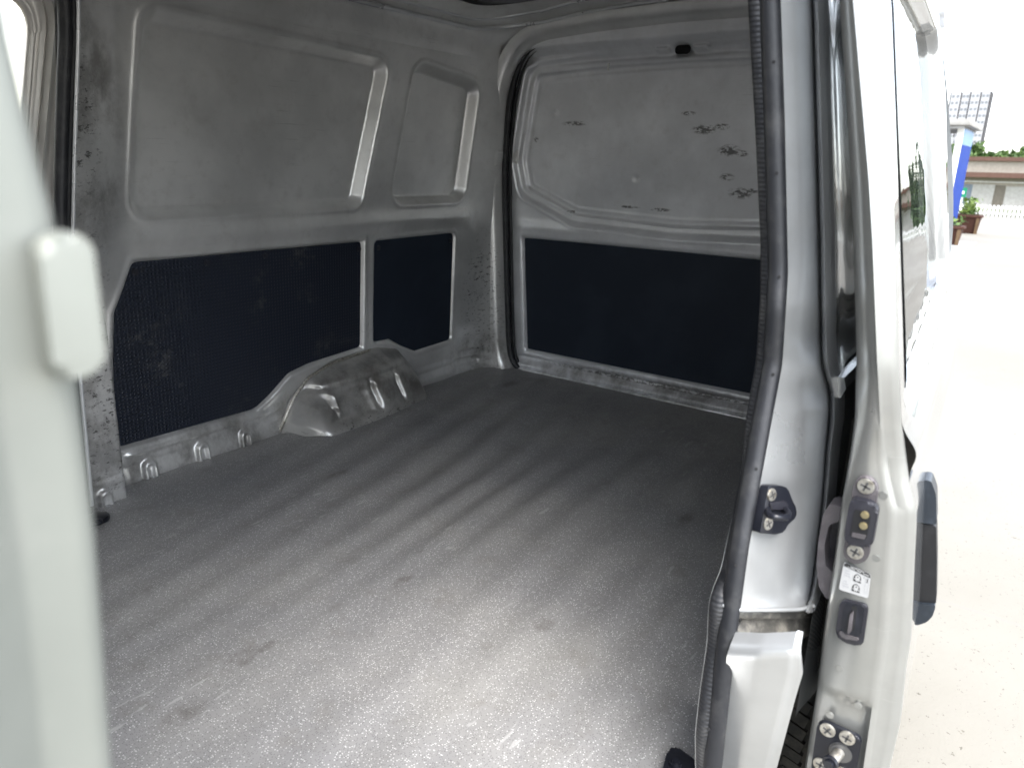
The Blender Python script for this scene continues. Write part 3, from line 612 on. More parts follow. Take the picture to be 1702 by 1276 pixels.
prism('bonnet', [(-1.30, .20, .58), (-1.30, 2*YC-.20, .58), (-1.85, 2*YC-.28, .30), (-1.85, .28, .30)], (0, 0, -.03), 'body_silver', van)
box('bumper', (-1.92, .22, -.30), (-1.78, 2*YC-.22, .31), 'body_silver', van, .05, 3)
box('dashboard', (-1.25, .20, .25), (-.85, 2*YC-.20, .58), 'black_plastic', van, .05, 3)
for y in (.50, 1.49):
    st = box('seat', (-.75, y-.24, .10), (-.25, y+.24, .26), 'seat_cloth', van, .05, 3); box('backrest', (-.32, y-.23, .22), (-.16, y+.23, .78), 'seat_cloth', st, .05, 3); box('headrest', (-.28, y-.12, .80), (-.18, y+.12, .98), 'seat_cloth', st, .04, 3)
# ------------------------------------------------------------------ wheels
def wheel(cx, cy, out):
    prof = [(.19, -.085), (.235, -.092), (.285, -.088), (.298, -.070), (.302, 0), (.298, .070), (.285, .088), (.235, .092), (.19, .085)]
    n = 64; V, Fc = [], []
    for k in range(n):
        a = 2*math.pi*k/n
        for r, t in prof: V.append((cx+r*math.cos(a), cy+t, -.25+r*math.sin(a)))
    m = len(prof)
    for k in range(n):
        for j in range(m-1): Fc.append((k*m+j, ((k+1) % n)*m+j, ((k+1) % n)*m+j+1, k*m+j+1))
    t = raw('tyre', V, Fc, 'tyre_rubber', van)
    bm = bmesh.new()
    for k in range(72):                      # tread blocks
        a = 2*math.pi*k/72
        for row in range(4):
            v = bmbox(bm, (-.0125, -.080+row*.042, .296), (.009, -.046+row*.042, .3065))
            m_ = Matrix.Translation((cx, cy, -.25))@Matrix.Rotation(a+row*.02, 4, 'Y'); bmesh.ops.transform(bm, matrix=m_@Matrix.Rotation(.25*(1 if row % 2 else -1), 4, 'Z'), verts=v)
    frombm('tread', bm, 'tyre_rubber', t, False)
    disc('rim', (cx, cy+.02*out, -.25), .20, .13, 'wheel_steel', t, (0, out, 0), 40, .01)
for cx in (1.52, -1.25):
    wheel(cx, .262, -1); wheel(cx, 2*YC-.262, 1)
# wheel-house liner hides the inside of the body
aa = np.linspace(1.15, math.pi, 30)
for far in (0, 1):
    P = np.array([[(1.52-.345*math.cos(a), (y if not far else 2*YC-y), -.25+.33*math.sin(a)) for a in aa] for y in (.17, .21, .24, .265)]); grid('wheel_liner', P, 'black_plastic', van)
# ------------------------------------------------------------------ sliding door (open, slid back along the body)
YD = np.linspace(-330, 1560, 200)
def xrail(tab, X, up=0.0):
    t = np.array(tab, float); return np.array([onX(np.interp(y, t[:, 0], t[:, 1]), y, X+up*float(sstep(780, 600, np.array(y)))) for y in YD])
e0 = [(-330, 1376), (0, 1399), (300, 1418), (400, 1422), (600, 1427), (700, 1424), (760, 1416), (840, 1402), (940, 1389), (1060, 1371), (1155, 1360), (1276, 1341), (1560, 1296)]
e1 = [(-330, 1396), (0, 1421), (300, 1447), (400, 1453), (600, 1461), (700, 1466), (760, 1471), (800, 1478), (850, 1490), (880, 1489), (940, 1483), (1060, 1476), (1100, 1470), (1200, 1455), (1276, 1444), (1560, 1400)]
e2 = [(-330, 1440), (0, 1472), (300, 1484), (400, 1488), (600, 1495), (700, 1499), (735, 1504), (800, 1512), (850, 1524), (880, 1523), (940, 1520), (1060, 1515), (1100, 1508), (1200, 1497), (1276, 1479), (1560, 1425)]
em = [(y, x-9) for y, x in e1]
XD = .800
f0 = xrail(e0, XD); f1 = xrail([(y, x-(9 if y > 700 else 3)) for y, x in e1], XD-.004, -.026); f1b = xrail(e1, XD-.0005, -.028); f2a = xrail([(y, x+4) for y, x in e1], XD+.004, -.026); f2 = xrail([(y, x-3) for y, x in e2], XD+.011, -.020); f2b = xrail(e2, XD+.018, -.020)
# face: recessed step where the lower lock plate sits
faces_ = fill(f0+np.array([.010, .004, 0]), f0, 2)+fill(f0, f1, 12)
for k, rr_ in enumerate(faces_[2:]):
    t = k/12; z = rr_[:, 2]; rr_[:, 0] += .010*sstep(.218, .198, z)*(.4+.6*t)*sstep(1.1, .85, t)-.006*sstep(.125-.02*t, .105-.02*t, z)*sstep(1.1, .8, t)
    rr_[:, 0] -= .004*math.sin(math.pi*min(1, t*1.05))
DR = [f0+np.array([.25, .002, 0]), f0+np.array([.03, .006, 0])]+faces_+[f1, f1b, f2a, (f2a+f2)/2+np.array([-.002, 0, 0]), f2, f2b]
sdr = grid('sliding_door', np.stack(DR, 0), 'door_silver', van, 60); sdr['label'] = 'open side door slid back, its lock edge facing forwards'
# outer skin with window recess
Zh = f2b[::-1, 2]; Yh = f2b[::-1, 1]
nx, nz = 330, 300; zz = np.linspace(-.36, 1.12, nz); xx = XD+.018+(.965)*np.linspace(0, 1, nx)**1.2
SX, SZ = np.meshgrid(xx, zz, indexing='ij'); SX = SX-.020*sstep(.50, .60, SZ)*sstep(.90, .82, SX); SY = np.interp(SZ, Zh, Yh)+.056*np.clip((SX-XD)/.95, 0, 1.1)**1.25
WO = [(.835, 1.045), (.828, .535), (1.70, .575), (1.66, 1.045)]
s = sdround(SX, SZ, WO, .05); SY = SY+.020*sstep(0, .012, -s)*sstep(.82, 1.0, SX)+.003*sstep(0, .006, -s)
SY = SY-.010*np.exp(-((SZ-.515+.0*SX)/.018)**2)
sk = cut_grid('outer_skin', np.stack([SX, SY, SZ], -1), s < -.022, 'skin_gloss', sdr)
wp = rounded([(x, 0, z) for x, z in inset(WO, .012)], .05, 5)
bmP = []
nn = 40
wx = np.linspace(.842, 1.675, nn); wz = np.linspace(.555, 1.03, 24); WX, WZ = np.meshgrid(wx, wz, indexing='ij')
WY = np.interp(WZ, Zh, Yh)+.056*np.clip((WX-XD)/.95, 0, 1.1)**1.25+.0215*sstep(.82, 1.0, WX)+.0005
def band(d):
    q = rounded([(x, 0, z) for x, z in inset(WO, d)], max(.05-d*.5, .02), 6); q = q+q[:1]; o_ = []
    for a_, b2 in zip(q[:-1], q[1:]):
        n_ = max(1, int(np.linalg.norm(b2-a_)/.02)) if False else 12
        o_ += [a_+(b2-a_)*t for t in np.linspace(0, 1, n_, endpoint=False)]
    o_.append(q[-1])
    return np.array([(p_[0], float(np.interp(p_[2], Zh, Yh))+.056*min(max((p_[0]-XD)/.95, 0), 1.1)**1.25+.020*float(sstep(.82, 1.0, np.array(p_[0])))+.0015, p_[2]) for p_ in o_])
grid('window_frit', np.stack([band(.010), band(.030), band(.050)], 0), 'satin_black', sdr)
WY -= .0022
grid('window_pane', np.stack([WX, WY, WZ], -1), 'door_glass', sdr)
# inner skin with woven trim
ix = np.linspace(XD+.03, 1.78, 140); iz = np.linspace(-.34, 1.10, 200); IX, IZ = np.meshgrid(ix, iz, indexing='ij')
IY = np.interp(IZ, f0[::-1, 2], f0[::-1, 1])+.006+.050*np.clip((IX-XD)/.95, 0, 1.1)**1.25
cut_grid('inner_skin', np.stack([IX, IY, IZ], -1), sdround(IX, IZ, WO, .05) < -.03, 'door_silver', sdr)
ix = np.linspace(XD+.035, 1.70, 20); iz = np.linspace(.20, .53, 20); IX, IZ = np.meshgrid(ix, iz, indexing='ij')
IY = np.interp(IZ, f0[::-1, 2], f0[::-1, 1])+.010+.050*np.clip((IX-XD)/.95, 0, 1.1)**1.25
grid('inner_trim', np.stack([IX, IY, IZ], -1), 'woven_trim', sdr)
grid('rear_end', np.stack([np.stack([np.full(nz, 1.785), np.interp(zz, Zh, Yh)+.062, zz], 1), np.stack([np.full(nz, 1.785), np.interp(zz, f0[::-1, 2], f0[::-1, 1])+.06, zz], 1)], 0), 'door_silver', sdr)
# hardware on the lock edge; outlines read off the photo on the plane of the edge
FX = XD-.006
def plate(name, pix, X, t, mat, r=.004, bev=.001, n=5, parent=None): return prism(name, rounded([onX(x, y, X) for x, y in pix], r, n), (-t, 0, 0), mat, parent or sdr, bev, 2)
def screw(x, y, X, r, mat='screw_metal', parent=None, rot=.3):
    c = onX(x, y, X); o = disc('screw', c, r, .0022, mat, parent or sdr, (-1, 0, 0), 20, .0007)
    bm = bmesh.new()
    for a in (rot, rot+math.pi/2):
        v = bmbox(bm, (-.0006, -r*.62, -r*.13), (.0003, r*.62, r*.13)); bmesh.ops.transform(bm, matrix=Matrix.Translation(Vector([float(c[0])-.0011, float(c[1]), float(c[2])]))@Matrix.Rotation(a, 4, 'X'), verts=v)
    frombm('cross_slot', bm, 'dull_bolt', parent or sdr, False); return o
cb = plate('contact_block', [(1428, 788), (1450, 790), (1462, 806), (1458, 836), (1446, 922), (1434, 934), (1412, 932), (1403, 916), (1416, 838), (1419, 806)], FX, .006, 'grey_plastic', .009, .002)
cb2 = plate('contact_housing', [(1420, 822), (1452, 830), (1463, 842), (1453, 900), (1444, 905), (1408, 897), (1407, 880), (1414, 835)], FX-.005, .010, 'black_plastic', .004, .003)
plate('contact_recess', [(1421, 846), (1443, 850), (1448, 856), (1441, 893), (1437, 896), (1415, 889), (1414, 884)], FX-.0152, .0006, 'dark_hole', .002, .0002)
plate('contact_lip', [(1417, 884), (1440, 889), (1437, 896), (1415, 891)], FX-.0159, .0006, 'grey_plastic', .001, .0002)
for x, y in ((1437.5, 855.5), (1435, 873.5)): disc('contact_pin', onX(x, y, FX-.0165), .0042, .003, 'brass', sdr, (-1, 0, 0), 16, .001)
screw(1439, 808, FX-.0075, .0085); screw(1421.5, 917, FX-.0075, .0085)
# sticker
SK = [(1403, 933), (1448, 954), (1443, 994), (1394, 979)]
def stk(u, v, X):
    a, b_, c2, d = [np.array(q, float) for q in SK]; p_ = (1-v)*((1-u)*a+u*b_)+v*((1-u)*d+u*c2); return onX(p_[0], p_[1], X)
def spoly(name, uv, X, mat, r=.0, t=.0002):
    pts = [stk(u, v, X) for u, v in uv]; pts = rounded(pts, r, 4) if r else pts
    return prism(name, pts, (-t, 0, 0), mat, sdr)
spoly('sticker', [(0, 0), (1, 0), (1, 1), (0, 1)], FX-.0012, 'sticker_white', .003)
spoly('sticker_header', rounded([(.0, .01), (1, .01)], 0.0, 2)[:0] or [(.02, .14), (.03, .06), (.10, .01), (.90, .01), (.98, .06), (.99, .17)], FX-.0015, 'ink')
for k in range(11): spoly('print_line', [(.26+k*.045, .040), (.293+k*.045, .040), (.293+k*.045, .075), (.26+k*.045, .075)], FX-.0019, 'sticker_white')
for k in range(14): 
    if k not in (5, 9): spoly('print_line', [(.16+k*.055, .098), (.20+k*.055, .098), (.20+k*.055, .128), (.16+k*.055, .128)], FX-.0019, 'sticker_white')
for v0 in (.22, .60):                       # pictogram stamp: dark tile, pale ring and legs
    spoly('pictogram', [(.42, v0+.30), (.42, v0+.15), (.46, v0+.05), (.54, v0), (.63, v0+.03), (.68, v0+.12), (.69, v0+.30)], FX-.0015, 'ink')
    ring = [(.555+.085*math.cos(a), v0+.12+.085*math.sin(a)) for a in np.linspace(0, 2*math.pi, 13)[:-1]]
    spoly('pictogram_ring', ring, FX-.0018, 'sticker_white'); spoly('pictogram_dot', [(.555+.025*math.cos(a), v0+.11+.025*math.sin(a)) for a in np.linspace(0, 2*math.pi, 9)[:-1]], FX-.0021, 'ink')
    spoly('pictogram_legs', [(.44, v0+.20), (.50, v0+.17), (.61, v0+.17), (.68, v0+.22), (.68, v0+.25), (.61, v0+.22), (.60, v0+.28), (.565, v0+.28), (.56, v0+.24), (.545, v0+.24), (.54, v0+.28), (.50, v0+.28), (.49, v0+.21), (.44, v0+.235)], FX-.0019, 'sticker_white')
    for k, wd in enumerate((.13, .19, .22)): spoly('print_line', [(.10, v0+.02+k*.09), (.10+wd, v0+.02+k*.09), (.10+wd, v0+.05+k*.09), (.10, v0+.05+k*.09)], FX-.0015, 'ink_grey')
spoly('print_line', [(.885, .25), (.91, .25), (.91, .40), (.885, .40)], FX-.0015, 'ink'); spoly('print_line', [(.76, .24), (.785, .24), (.775, .29)], FX-.0015, 'ink')
for uv in ([(.845, .22), (.85, .22), (.85, .80), (.845, .80)], [(.945, .22), (.95, .22), (.95, .80), (.945, .80)], [(.845, .80), (.95, .80), (.95, .806), (.845, .806)], [(.845, .214), (.95, .214), (.95, .22), (.845, .22)]): spoly('print_line', uv, FX-.0015, 'ink_grey')
# child-lock slot
plate('lock_bezel', [(1404, 994), (1440, 1002), (1444, 1010), (1436, 1066), (1428, 1071), (1400, 1064), (1389, 1050), (1397, 1000)], FX, .0035, 'black_plastic', .006, .0015)
plate('lock_well', [(1409, 1000), (1435, 1006), (1437, 1012), (1431, 1058), (1402, 1052), (1397, 1046), (1403, 1004)], FX-.0034, .0006, 'satin_black', .005, .0003)
plate('lock_slot', [(1416, 1006), (1425, 1008), (1420, 1047), (1411, 1046)], FX-.0042, .0005, 'dark_hole', .001, .0001)
plate('lock_lever', [(1414, 1018), (1419, 1014), (1416, 1046), (1410, 1052), (1410, 1044)], FX-.0046, .004, 'grey_plastic', .001, .0008)
plate('lock_well_lip', [(1398, 1047), (1405, 1053), (1428, 1059), (1427, 1064), (1402, 1060), (1393, 1050)], FX-.0037, .0012, 'grey_plastic', .002, .0005)
# bolt and pressed dimples
c0 = onX(1411, 1148, FX+.004); disc('bolt', c0, .0088, .005, 'dull_bolt', sdr, (-1, 0, 0), 24, .0015); disc('bolt_socket', c0+np.array([-.0027, 0, 0]), .0042, .001, 'dark_hole', sdr, (-1, 0, 0), 6)
for x, y in ((1396, 1110), (1426, 1172), (1379, 1188), (1468, 823), (1456, 927)): disc('weld_dimple', onX(x, y, FX+.001), .0045, .002, 'door_silver', sdr, (-1, 0, 0), 18, .0009)
# lock pin plate
plate('pin_plate', [(1366, 1195), (1376, 1196), (1428, 1219), (1433, 1228), (1420, 1300), (1356, 1300), (1350, 1272), (1360, 1200)], FX+.002, .006, 'satin_black', .006, .0015)
screw(1375.5, 1213, FX-.0055, .0088, rot=.5); screw(1408, 1226, FX-.0055, .0088, rot=.2); screw(1364, 1270, FX-.0055, .0088, rot=.1); screw(1396, 1284, FX-.0055, .0088)
c0 = onX(1398, 1250, FX-.004); disc('pin_flange', c0, .0135, .004, 'dull_bolt', sdr, (-1, -.1, 0), 28, .0015); disc('lock_pin', c0+np.array([-.013, 0.004, 0]), .0062, .024, 'screw_metal', sdr, (-1, .2, 0), 20, .001); disc('pin_head', c0+np.array([-.026, .0065, 0]), .0088, .008, 'satin_black', sdr, (-1, .2, 0), 20, .003)
# inner grab handle beside the edge
hp = [(1378, 838), (1398, 842), (1400, 848), (1397, 865), (1378, 872), (1370, 905), (1372, 940), (1388, 955), (1384, 992), (1374, 996), (1361, 975), (1357, 940), (1360, 900), (1368, 855)]
prism('grab_handle', rounded([onX(x, y, .812) for x, y in hp], .004, 4), (.03, 0, 0), 'grey_plastic', sdr, .004, 2)
hb = [(1396, 862), (1403, 862), (1392, 960), (1384, 960), (1373, 935), (1372, 905), (1379, 872)]
prism('grip_recess', rounded([onX(x, y, .836) for x, y in hb], .004, 4), (.012, 0, 0), 'black_plastic', sdr)
# exterior pull handle, vertical, in three lengths
ho = [(1531, 803), (1538, 797), (1548, 800), (1556, 822), (1557, 872), (1527, 868), (1527, 840)]
prism('handle_cap', rounded([onX(x, y, .90) for x, y in ho], .004, 4), (.03, .002, 0), 'handle_blue_black', sdr)
hg = [(1528, 870), (1556, 874), (1557, 930), (1556, 1003), (1519, 1000), (1523, 930)]
prism('handle_grip', rounded([onX(x, y, .904) for x, y in hg], .003, 4), (.028, .002, 0), 'grip_black', sdr)
hc = [(1518, 1002), (1556, 1005), (1550, 1024), (1540, 1034), (1524, 1039), (1514, 1036)]
prism('handle_cap', rounded([onX(x, y, .90) for x, y in hc], .004, 4), (.03, .002, 0), 'handle_blue_black', sdr)
# ------------------------------------------------------------------ striker on the jamb
def jp(x, y, off=0.0):                     # point on the jamb plate
    k = int(np.argmin(abs(YS-y))); a, b_, m_ = r0[k], r1[k], rm1[k]
    # plane through the rows around this height
    k2 = min(k+8, len(YS)-1); nrm = np.cross(b_-a, r0[k2]-a); nrm /= np.linalg.norm(nrm)
    if nrm[0] > 0: nrm = -nrm
    return hit(x, y, nrm, nrm@m_)+nrm*off, nrm
sp_ = [(1264, 804), (1286, 804), (1296, 808), (1304, 829), (1311, 842), (1310, 856), (1296, 868), (1290, 880), (1276, 884), (1250, 882)]
pts = [jp(x, 845+(y-845), .0) for x, y in sp_]; nrm = jp(1285, 845)[1]; q0 = jp(1285, 845)[0]
q0 = q0+nrm*.007
pl = [hit(x, y, nrm, nrm@q0-.006) for x, y in sp_]
stp = prism('striker_plate', rounded(pl, .003, 4), tuple(nrm*.011), 'satin_black', van, .001, 2)
for x, y in ((1283, 822), (1277, 870)):
    c0 = hit(x, y, nrm, nrm@q0+.0062); disc('screw', c0, .0072, .002, 'screw_metal', stp, tuple(nrm), 18, .0006)
    bm = bmesh.new()
    for a in (.3, .3+math.pi/2):
        v = bmbox(bm, (-.0045, -.0008, 0), (.0045, .0008, .0004)); bmesh.ops.transform(bm, matrix=Matrix.Translation(Vector(list(map(float, c0+nrm*.0011))))@Vector(list(map(float, nrm))).to_track_quat('Z', 'Y').to_matrix().to_4x4()@Matrix.Rotation(a, 4, 'Z'), verts=v)
    frombm('cross_slot', bm, 'dull_bolt', stp, False)
lp = [hit(1276, 846, nrm, nrm@q0+.004), hit(1278, 857, nrm, nrm@q0+.018), hit(1290, 859, nrm, nrm@q0+.026), hit(1309, 860, nrm, nrm@q0+.026), hit(1311, 852, nrm, nrm@q0+.018), hit(1302, 845, nrm, nrm@q0+.004)]
tube('striker_loop', smooth_path(lp, 26), .0036, 'satin_black', stp, 10, up=(0, .3, 1))
pd = [hit(x, y, nrm, nrm@q0+.005) for x, y in ((1277, 835), (1303, 831), (1309, 841), (1304, 846), (1280, 847))]
prism('striker_pad', rounded(pd, .002, 3), tuple(nrm*.003), 'black_plastic', stp, .001, 1)

# ------------------------------------------------------------------ floor mat (own thing) and small anchors
mx = np.linspace(-.35, 2.272, 330); my = np.linspace(.262, 1.752, 200); MX, MY = np.meshgrid(mx, my, indexing='ij')
ph = (MY-.42)/(1+.28*MX)*78+4.2*vnoise(MX*1.5, MY*3.5, 21)
amp = .0074*sstep(2.27, 2.10, MX)*(.10+.9*vnoise(MX*2.2+4, MY*6.0, 22))*(.25+.75*sstep(.7, 1.3, MX))*(1-.5*sstep(1.2, 1.6, MY))
MZ = .001+amp*np.sin(ph)+.004*(vnoise(MX*3, MY*3, 23)-.5)+.0018*(vnoise(MX*11, MY*11, 24)-.5)
MZ = MZ-.004*sstep(.04, 0, 1.752-MY)
mat_o = grid('floor_mat', np.stack([MX, MY, MZ], -1), 'speckled_vinyl'); tag(mat_o, 'grey speckled vinyl mat covering the van load floor', 'floor mat')
def anchor(label, out, bolt):
    c0 = np.mean([onZ(x, y, .004) for x, y in out], axis=0); a = thing('floor_anchor', label, 'bracket', (float(c0[0]), float(c0[1]), .0))
    prism('plate', rounded([onZ(x, y, .004) for x, y in out], .008, 4), (0, 0, .010), 'satin_black', a, .003, 2)
    p_ = onZ(bolt[0], bolt[1], .018); disc('bolt', p_, .008, .010, 'satin_black', a, (0, 0, 1), 20, .003)
anchor('small black bracket bolted down beside the ribbed door seal', [(1108, 1256), (1118, 1249), (1126, 1250), (1160, 1276), (1172, 1300), (1150, 1330), (1095, 1310), (1102, 1280)], (1123, 1268))
anchor('small black bracket on the mat edge behind the blurred pillar', [(140, 868), (158, 856), (184, 857), (180, 866), (163, 873), (145, 878)], (164, 865))

# ------------------------------------------------------------------ things outside
D = 60.0
def W(x, y, X=D): return onX(x, y, X)
bd = thing('low_building', 'long low cream building with brown bands beyond the white fence', 'building', (D, 3.0, -1.7))
zT, zB = 1.62, -1.72
box('wall', (D, -60, zB), (D+8, 30, 1.30), 'cream_wall', bd)
box('roof_band', (D-.45, -60.3, 1.36), (D+8.4, 30.3, 1.62), 'brown_band', bd)
box('fascia', (D-.25, -60.2, .52), (D-.003, 30.2, 1.355), 'cream_wall', bd)
box('canopy_band', (D-.9, -60.2, .30), (D-.26, 30.2, .62), 'brown_band', bd)
box('pipe', (D-.12, -30, -.02), (D-.04, 12, .04), 'white_paint', bd)
def panel(name, x0, x1, mat, y0=305, y1=343, t=.08):
    t = .03+.011*(x0 % 7); a, b_ = W(x0, 325), W(x1, 325); a[2] = W(x0, y0)[2]; box(name, (D-t, min(a[1], b_[1]), zB+.02), (D-.004, max(a[1], b_[1]), a[2]), mat, bd)
panel('door', 1598, 1614, 'blue_grey_door', 306); panel('garage_door', 1614, 1651, 'pale_door', 306); panel('timber_door', 1652, 1668, 'timber_grey', 308); panel('garage_door', 1670, 1708, 'pale_door', 310); panel('garage_door', 1712, 1750, 'pale_door', 311); panel('garage_door', 1760, 1800, 'pale_door', 312)
for k in range(8): box('garage_door', (D-.08, -4-k*4.2, zB+.02), (D-.004, -1.2-k*4.2, -.1), 'pale_door', bd)
# shed roof ripple and sign
sg_ = thing('green_sign', 'small green notice on a white post in front of the garages', 'sign', tuple(onZ(1597, 352, GZ)))
a, b_ = W(1597.5, 312, 30), W(1605, 328, 30); box('board', (29.98, b_[1], b_[2]), (30.02, a[1], a[2]), 'sign_green', sg_)
c0 = (a+b_)/2; box('emblem', (29.972, c0[1]-.03, c0[2]-.05), (29.979, c0[1]+.03, c0[2]+.05), 'white_paint', sg_)
a = W(1599, 326, 30); bb = W(1592, 352, 30); box('post', (29.99, a[1]-.03, GZ-.02), (30.05, a[1]+.04, a[2]), 'white_paint', sg_)
# picket fence
fx = 26.4; fe_ = thing('picket_fence', 'low white picket fence along the edge of the yard', 'fence', (fx, 0, GZ))
bm = bmesh.new()
for k in range(150):
    y = 6-k*.105; h = .34
    bmbox(bm, (fx, y, GZ), (fx+.015, y+.055, GZ+h))
pk = frombm('pickets', bm, 'white_paint', fe_, False); pk['kind'] = 'stuff'
for z in (.08, .25): box('rail', (fx+.016, -9.8, GZ+z), (fx+.035, 6.1, GZ+z+.04), 'white_paint', fe_)
for k in range(9): box('post', (fx+.036, 5.9-k*1.9, GZ), (fx+.10, 5.97-k*1.9, GZ+.42), 'white_paint', fe_)
vx_ = np.linspace(26.75, 59, 24); vy_ = np.linspace(-60, 30, 10); VX, VY = np.meshgrid(vx_, vy_, indexing='ij')
vg = grid('grass_verge', np.stack([VX, VY, GZ-1.15*sstep(29, 46, VX)+.03], -1), 'verge_grass'); vg['kind'] = 'structure'
# shelter with blue side board
sh = thing('shelter', 'open shelter with grey sheet roof and a blue side board', 'shelter', tuple(onZ(1576, 404, GZ)))
p0 = onX(1583, 300, 16); yS = p0[1]
zr = onX(1590, 210, 16)[2]
box('post', (15.97, yS-.03, GZ), (16.06, yS+.07, zr-.02), 'white_paint', sh); box('post', (17.85, yS-.02, GZ), (17.93, yS+.06, zr-.02), 'white_paint', sh)
box('board', (16.08, yS-.035, GZ+.10), (17.84, yS-.005, zr-.32), 'blue_board', sh); box('board', (16.08, yS-.035, zr-.315), (17.84, yS-.005, zr-.03), 'pale_blue', sh)
box('roof', (15.6, yS-.14, zr), (18.2, yS+3.2, zr+.10), 'roof_sheet', sh, .01)
for k in range(6): box('roof_rib', (15.7+k*.45, yS-.05, zr-.05), (15.76+k*.45, yS+3.1, zr-.004), 'steel_grey', sh)
box('beam', (15.62, yS+.08, zr-.32), (15.70, yS+3.1, zr-.20), 'steel_grey', sh)
for k in range(2): box('post', (16.0+k*1.8, yS+3.0, GZ), (16.08+k*1.8, yS+3.08, zr-.004), 'white_paint', sh)
def leaves(name, n, shape, size, mat, parent, seed=0, smooth=False):
    rg = np.random.RandomState(seed); V, Fc = [], []
    for i in range(n):
        c = shape(rg); a = rg.normal(size=3); a /= np.linalg.norm(a); b2 = np.cross(a, rg.normal(size=3)); b2 /= np.linalg.norm(b2); s_ = size*(.6+.8*rg.rand())
        k = len(V); V += [c-a*s_, c+b2*s_*.4, c+a*s_, c-b2*s_*.4]; Fc.append((k, k+1, k+2, k+3))
    return raw(name, V, Fc, mat, parent, False)
def planter(px_, py_, label, plabel, w_=.5, h_=.42, n=160, tall=.35, seed=1):
    b0 = onZ(px_, py_, GZ); t = thing('planter', label, 'planter', tuple(b0))
    x, y = b0[0], b0[1]
    bm = bmesh.new(); v = bmbox(bm, (x, y-w_/2, GZ), (x+w_, y+w_/2, GZ+h_))
    for q_ in v:
        if q_.co.z > GZ+.1: q_.co.x += (.04 if q_.co.x > x+w_/2 else -.04); q_.co.y += (.04 if q_.co.y > y else -.04)
    bmesh.ops.bevel(bm, geom=bm.edges[:], offset=.012, segments=1, affect='EDGES')
    frombm('tub', bm, 'planter_brown', t); box('rim', (x-.07, y-w_/2-.07, GZ+h_+.002), (x+w_+.07, y+w_/2+.07, GZ+h_+.05), 'planter_brown', t, .008); box('soil', (x, y-w_/2, GZ+h_+.052), (x+w_, y+w_/2, GZ+h_+.07), 'soil', t)
    for s1 in (-1, 1): box('corner_post', (x-.06, y+s1*(w_/2)-.03, GZ), (x-.045+.0, y+s1*(w_/2)+.03, GZ+h_+.0), 'timber_post', t)
    pl_ = thing('leafy_plant', plabel, 'plant', (x+w_/2, y, GZ+h_+.07)); leaves('foliage', n, lambda r: np.array([x+w_/2+np.clip(r.normal(), -2, 2)*.09, y+np.clip(r.normal(), -2, 2)*.09, GZ+h_+.07+min(abs(r.normal()), 1.8)*tall*.55]), .06, 'leaf_plant', pl_, seed)['kind'] = 'stuff'; tube('stem', [(x+w_/2, y, GZ+h_+.06), (x+w_/2, y+.01, GZ+h_+.07+tall*.4)], .01, 'bark', pl_, 6, up=(1, 0, 0))
planter(1603, 388, 'brown planter box standing behind the blue board', 'bright green plant in the planter behind the blue board', .40, .34, 200, .32, 3)
planter(1576, 408, 'brown planter box at the foot of the white shelter post', 'sparse green plant in the planter by the white post', .26, .30, 50, .14, 4)
box_m = box('grey_sheet', (15.2, yS-.55, GZ+.004), (16.6, yS-.05, GZ+.016), 'steel_grey'); tag(box_m, 'thin grey sheet on the ground in front of the shelter', 'mat')  # thin flat grey sheet on the ground by the shelter post
# trees behind the building
def tree(x, y, base, h, rad, mat, label, cat='tree', conifer=False, n=900, seed=0, size=.35):
    t = thing('conifer_tree' if conifer else 'broadleaf_tree', label, cat, (x, y, base), 'trees behind the low building')
    tube('trunk', [(x, y, base), (x+.05, y, base+h*.35), (x, y+.05, base+h*.7)], .16, 'bark', t, 8, up=(1, 0, 0), scale=[1, .75, .35])
    if conifer: f = lambda r: (lambda u, a: np.array([x+math.cos(a)*rad*(1-u)*(.4+.6*r.rand())*(.75+.25*math.sin(u*40)), y+math.sin(a)*rad*(1-u)*(.4+.6*r.rand())*(.75+.25*math.sin(u*40)), base+h*(.12+.88*u)]))(r.rand()**1.3, r.rand()*6.283)
    else:
        rg = np.random.RandomState(seed+99); cl = [(rg.normal(size=3)*np.array([rad*.5, rad*.5, h*.16])+np.array([x, y, base+h*.68]), rad*(.3+.25*rg.rand())) for _ in range(11)]
        f = lambda r: (lambda c: c[0]+(lambda v: v/np.linalg.norm(v)*c[1]*r.rand()**.4)(r.normal(size=3)))(cl[r.randint(11)])
    leaves('crown', n, f, size, mat, t, seed)
P_ = lambda x, X: onX(x, 250, X)[1]
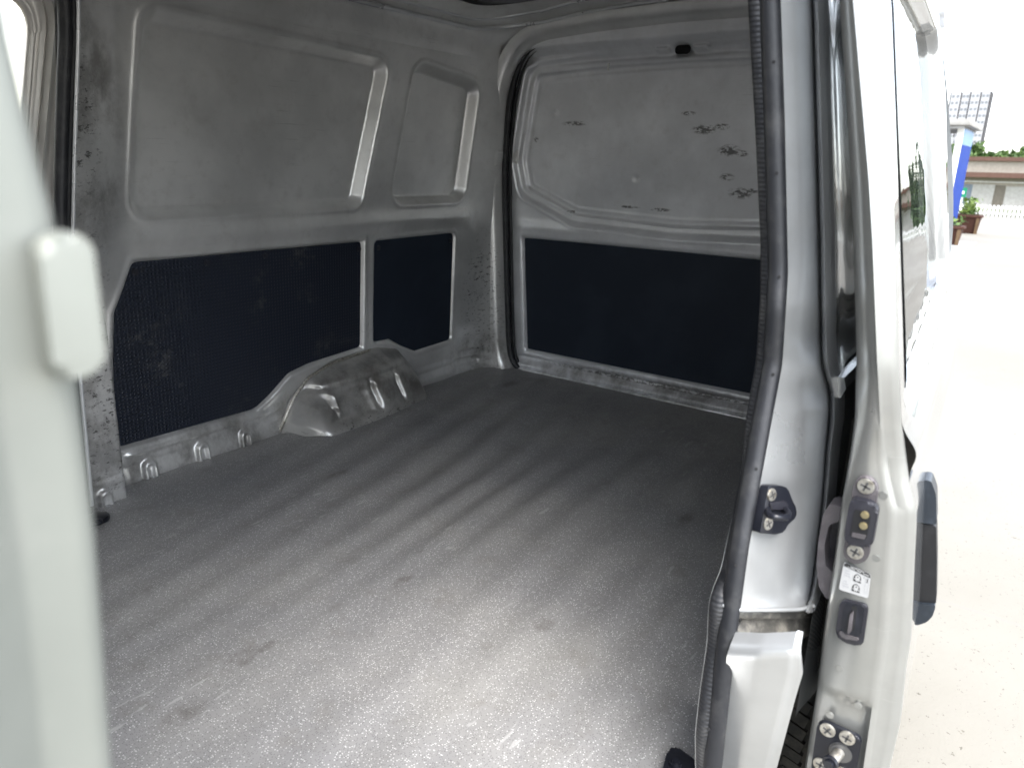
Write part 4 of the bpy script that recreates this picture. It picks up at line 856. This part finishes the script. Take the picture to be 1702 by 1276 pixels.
for k, (px_, X_, topy, rd) in enumerate(((1568, 72, 242, 1.5), (1584, 73, 240, 1.3), (1612, 71, 236, 1.5), (1631, 72, 246, 1.2), (1674, 71, 254, .8), (1699, 73, 252, 1.3))):
    top = onX(px_, topy, X_)[2]; lab = ['bushy green tree behind the shelter roof', 'bright green tree showing beside the shelter post', 'round green tree in front of the tower block', 'pointed green tree right of the tower foot', 'small lone green treetop over the brown roof', 'dark rounded tree over the roof end'][k]
    tree(X_, P_(px_, X_), -1.7, top+1.7, rd, 'leaf_bright', lab, n=700, seed=k)
for k, (X_, Y_, h_) in enumerate(((38, .10, 4.0), (38.5, -.60, 3.3), (52, -13, 9), (48, -22, 8), (44, -30, 9), (40, -17, 6.5))):
    tree(X_, Y_, -1.2, h_, 1.15 if k > 1 else .55, 'leaf_dark', ['tall dark conifer mirrored in the door panel', 'shorter dark conifer mirrored in the door panel'][k] if k < 2 else ['tallest dark conifer in the yard, standing before the garages', 'dark conifer between the tallest one and the broad one', 'broad dark conifer at the end of the conifer row', 'low dark conifer close to the picket fence'][k-2], conifer=True, n=1600, seed=20+k, size=.28)
# tower blocks
tX = 420.0
tw = thing('tower_block', 'tall pale tower block with dark vertical slots and small windows', 'tower block', (tX, 42, -2))
yl, yr = onX(1574, 190, tX)[1], onX(1640, 190, tX)[1]; zt = onX(1600, 152, tX)[2]
cuts = [yl]+[onX(x, 190, tX)[1] for x in (1592, 1607, 1624)]+[yr]
for k in range(4): box('slab', (tX+(k % 2)*.6, cuts[k+1]+.31, -2), (tX+14, cuts[k]-.31, zt+(k == 1)*1.2), 'tower_white', tw)
for y in cuts: box('slot', (tX+.8, y-.30, -2), (tX+13, y+.30, zt-.4), 'tower_slot', tw)
proto = None
for k in range(4):
    for row in range(13):
        for cidx in (-1, 1):
            yc = (cuts[k]+cuts[k+1])/2+cidx*(cuts[k]-cuts[k+1])*.2; z = zt-2.2-row*2.9; X0 = tX+(k % 2)*.6
            if proto is None: proto = box('window', (-.06, -.55, -.6), (.0, .55, .6), 'tower_window', tw); o = proto
            else: o = proto.copy(); COL.objects.link(o)
            o.location = (X0-.01, yc, z)
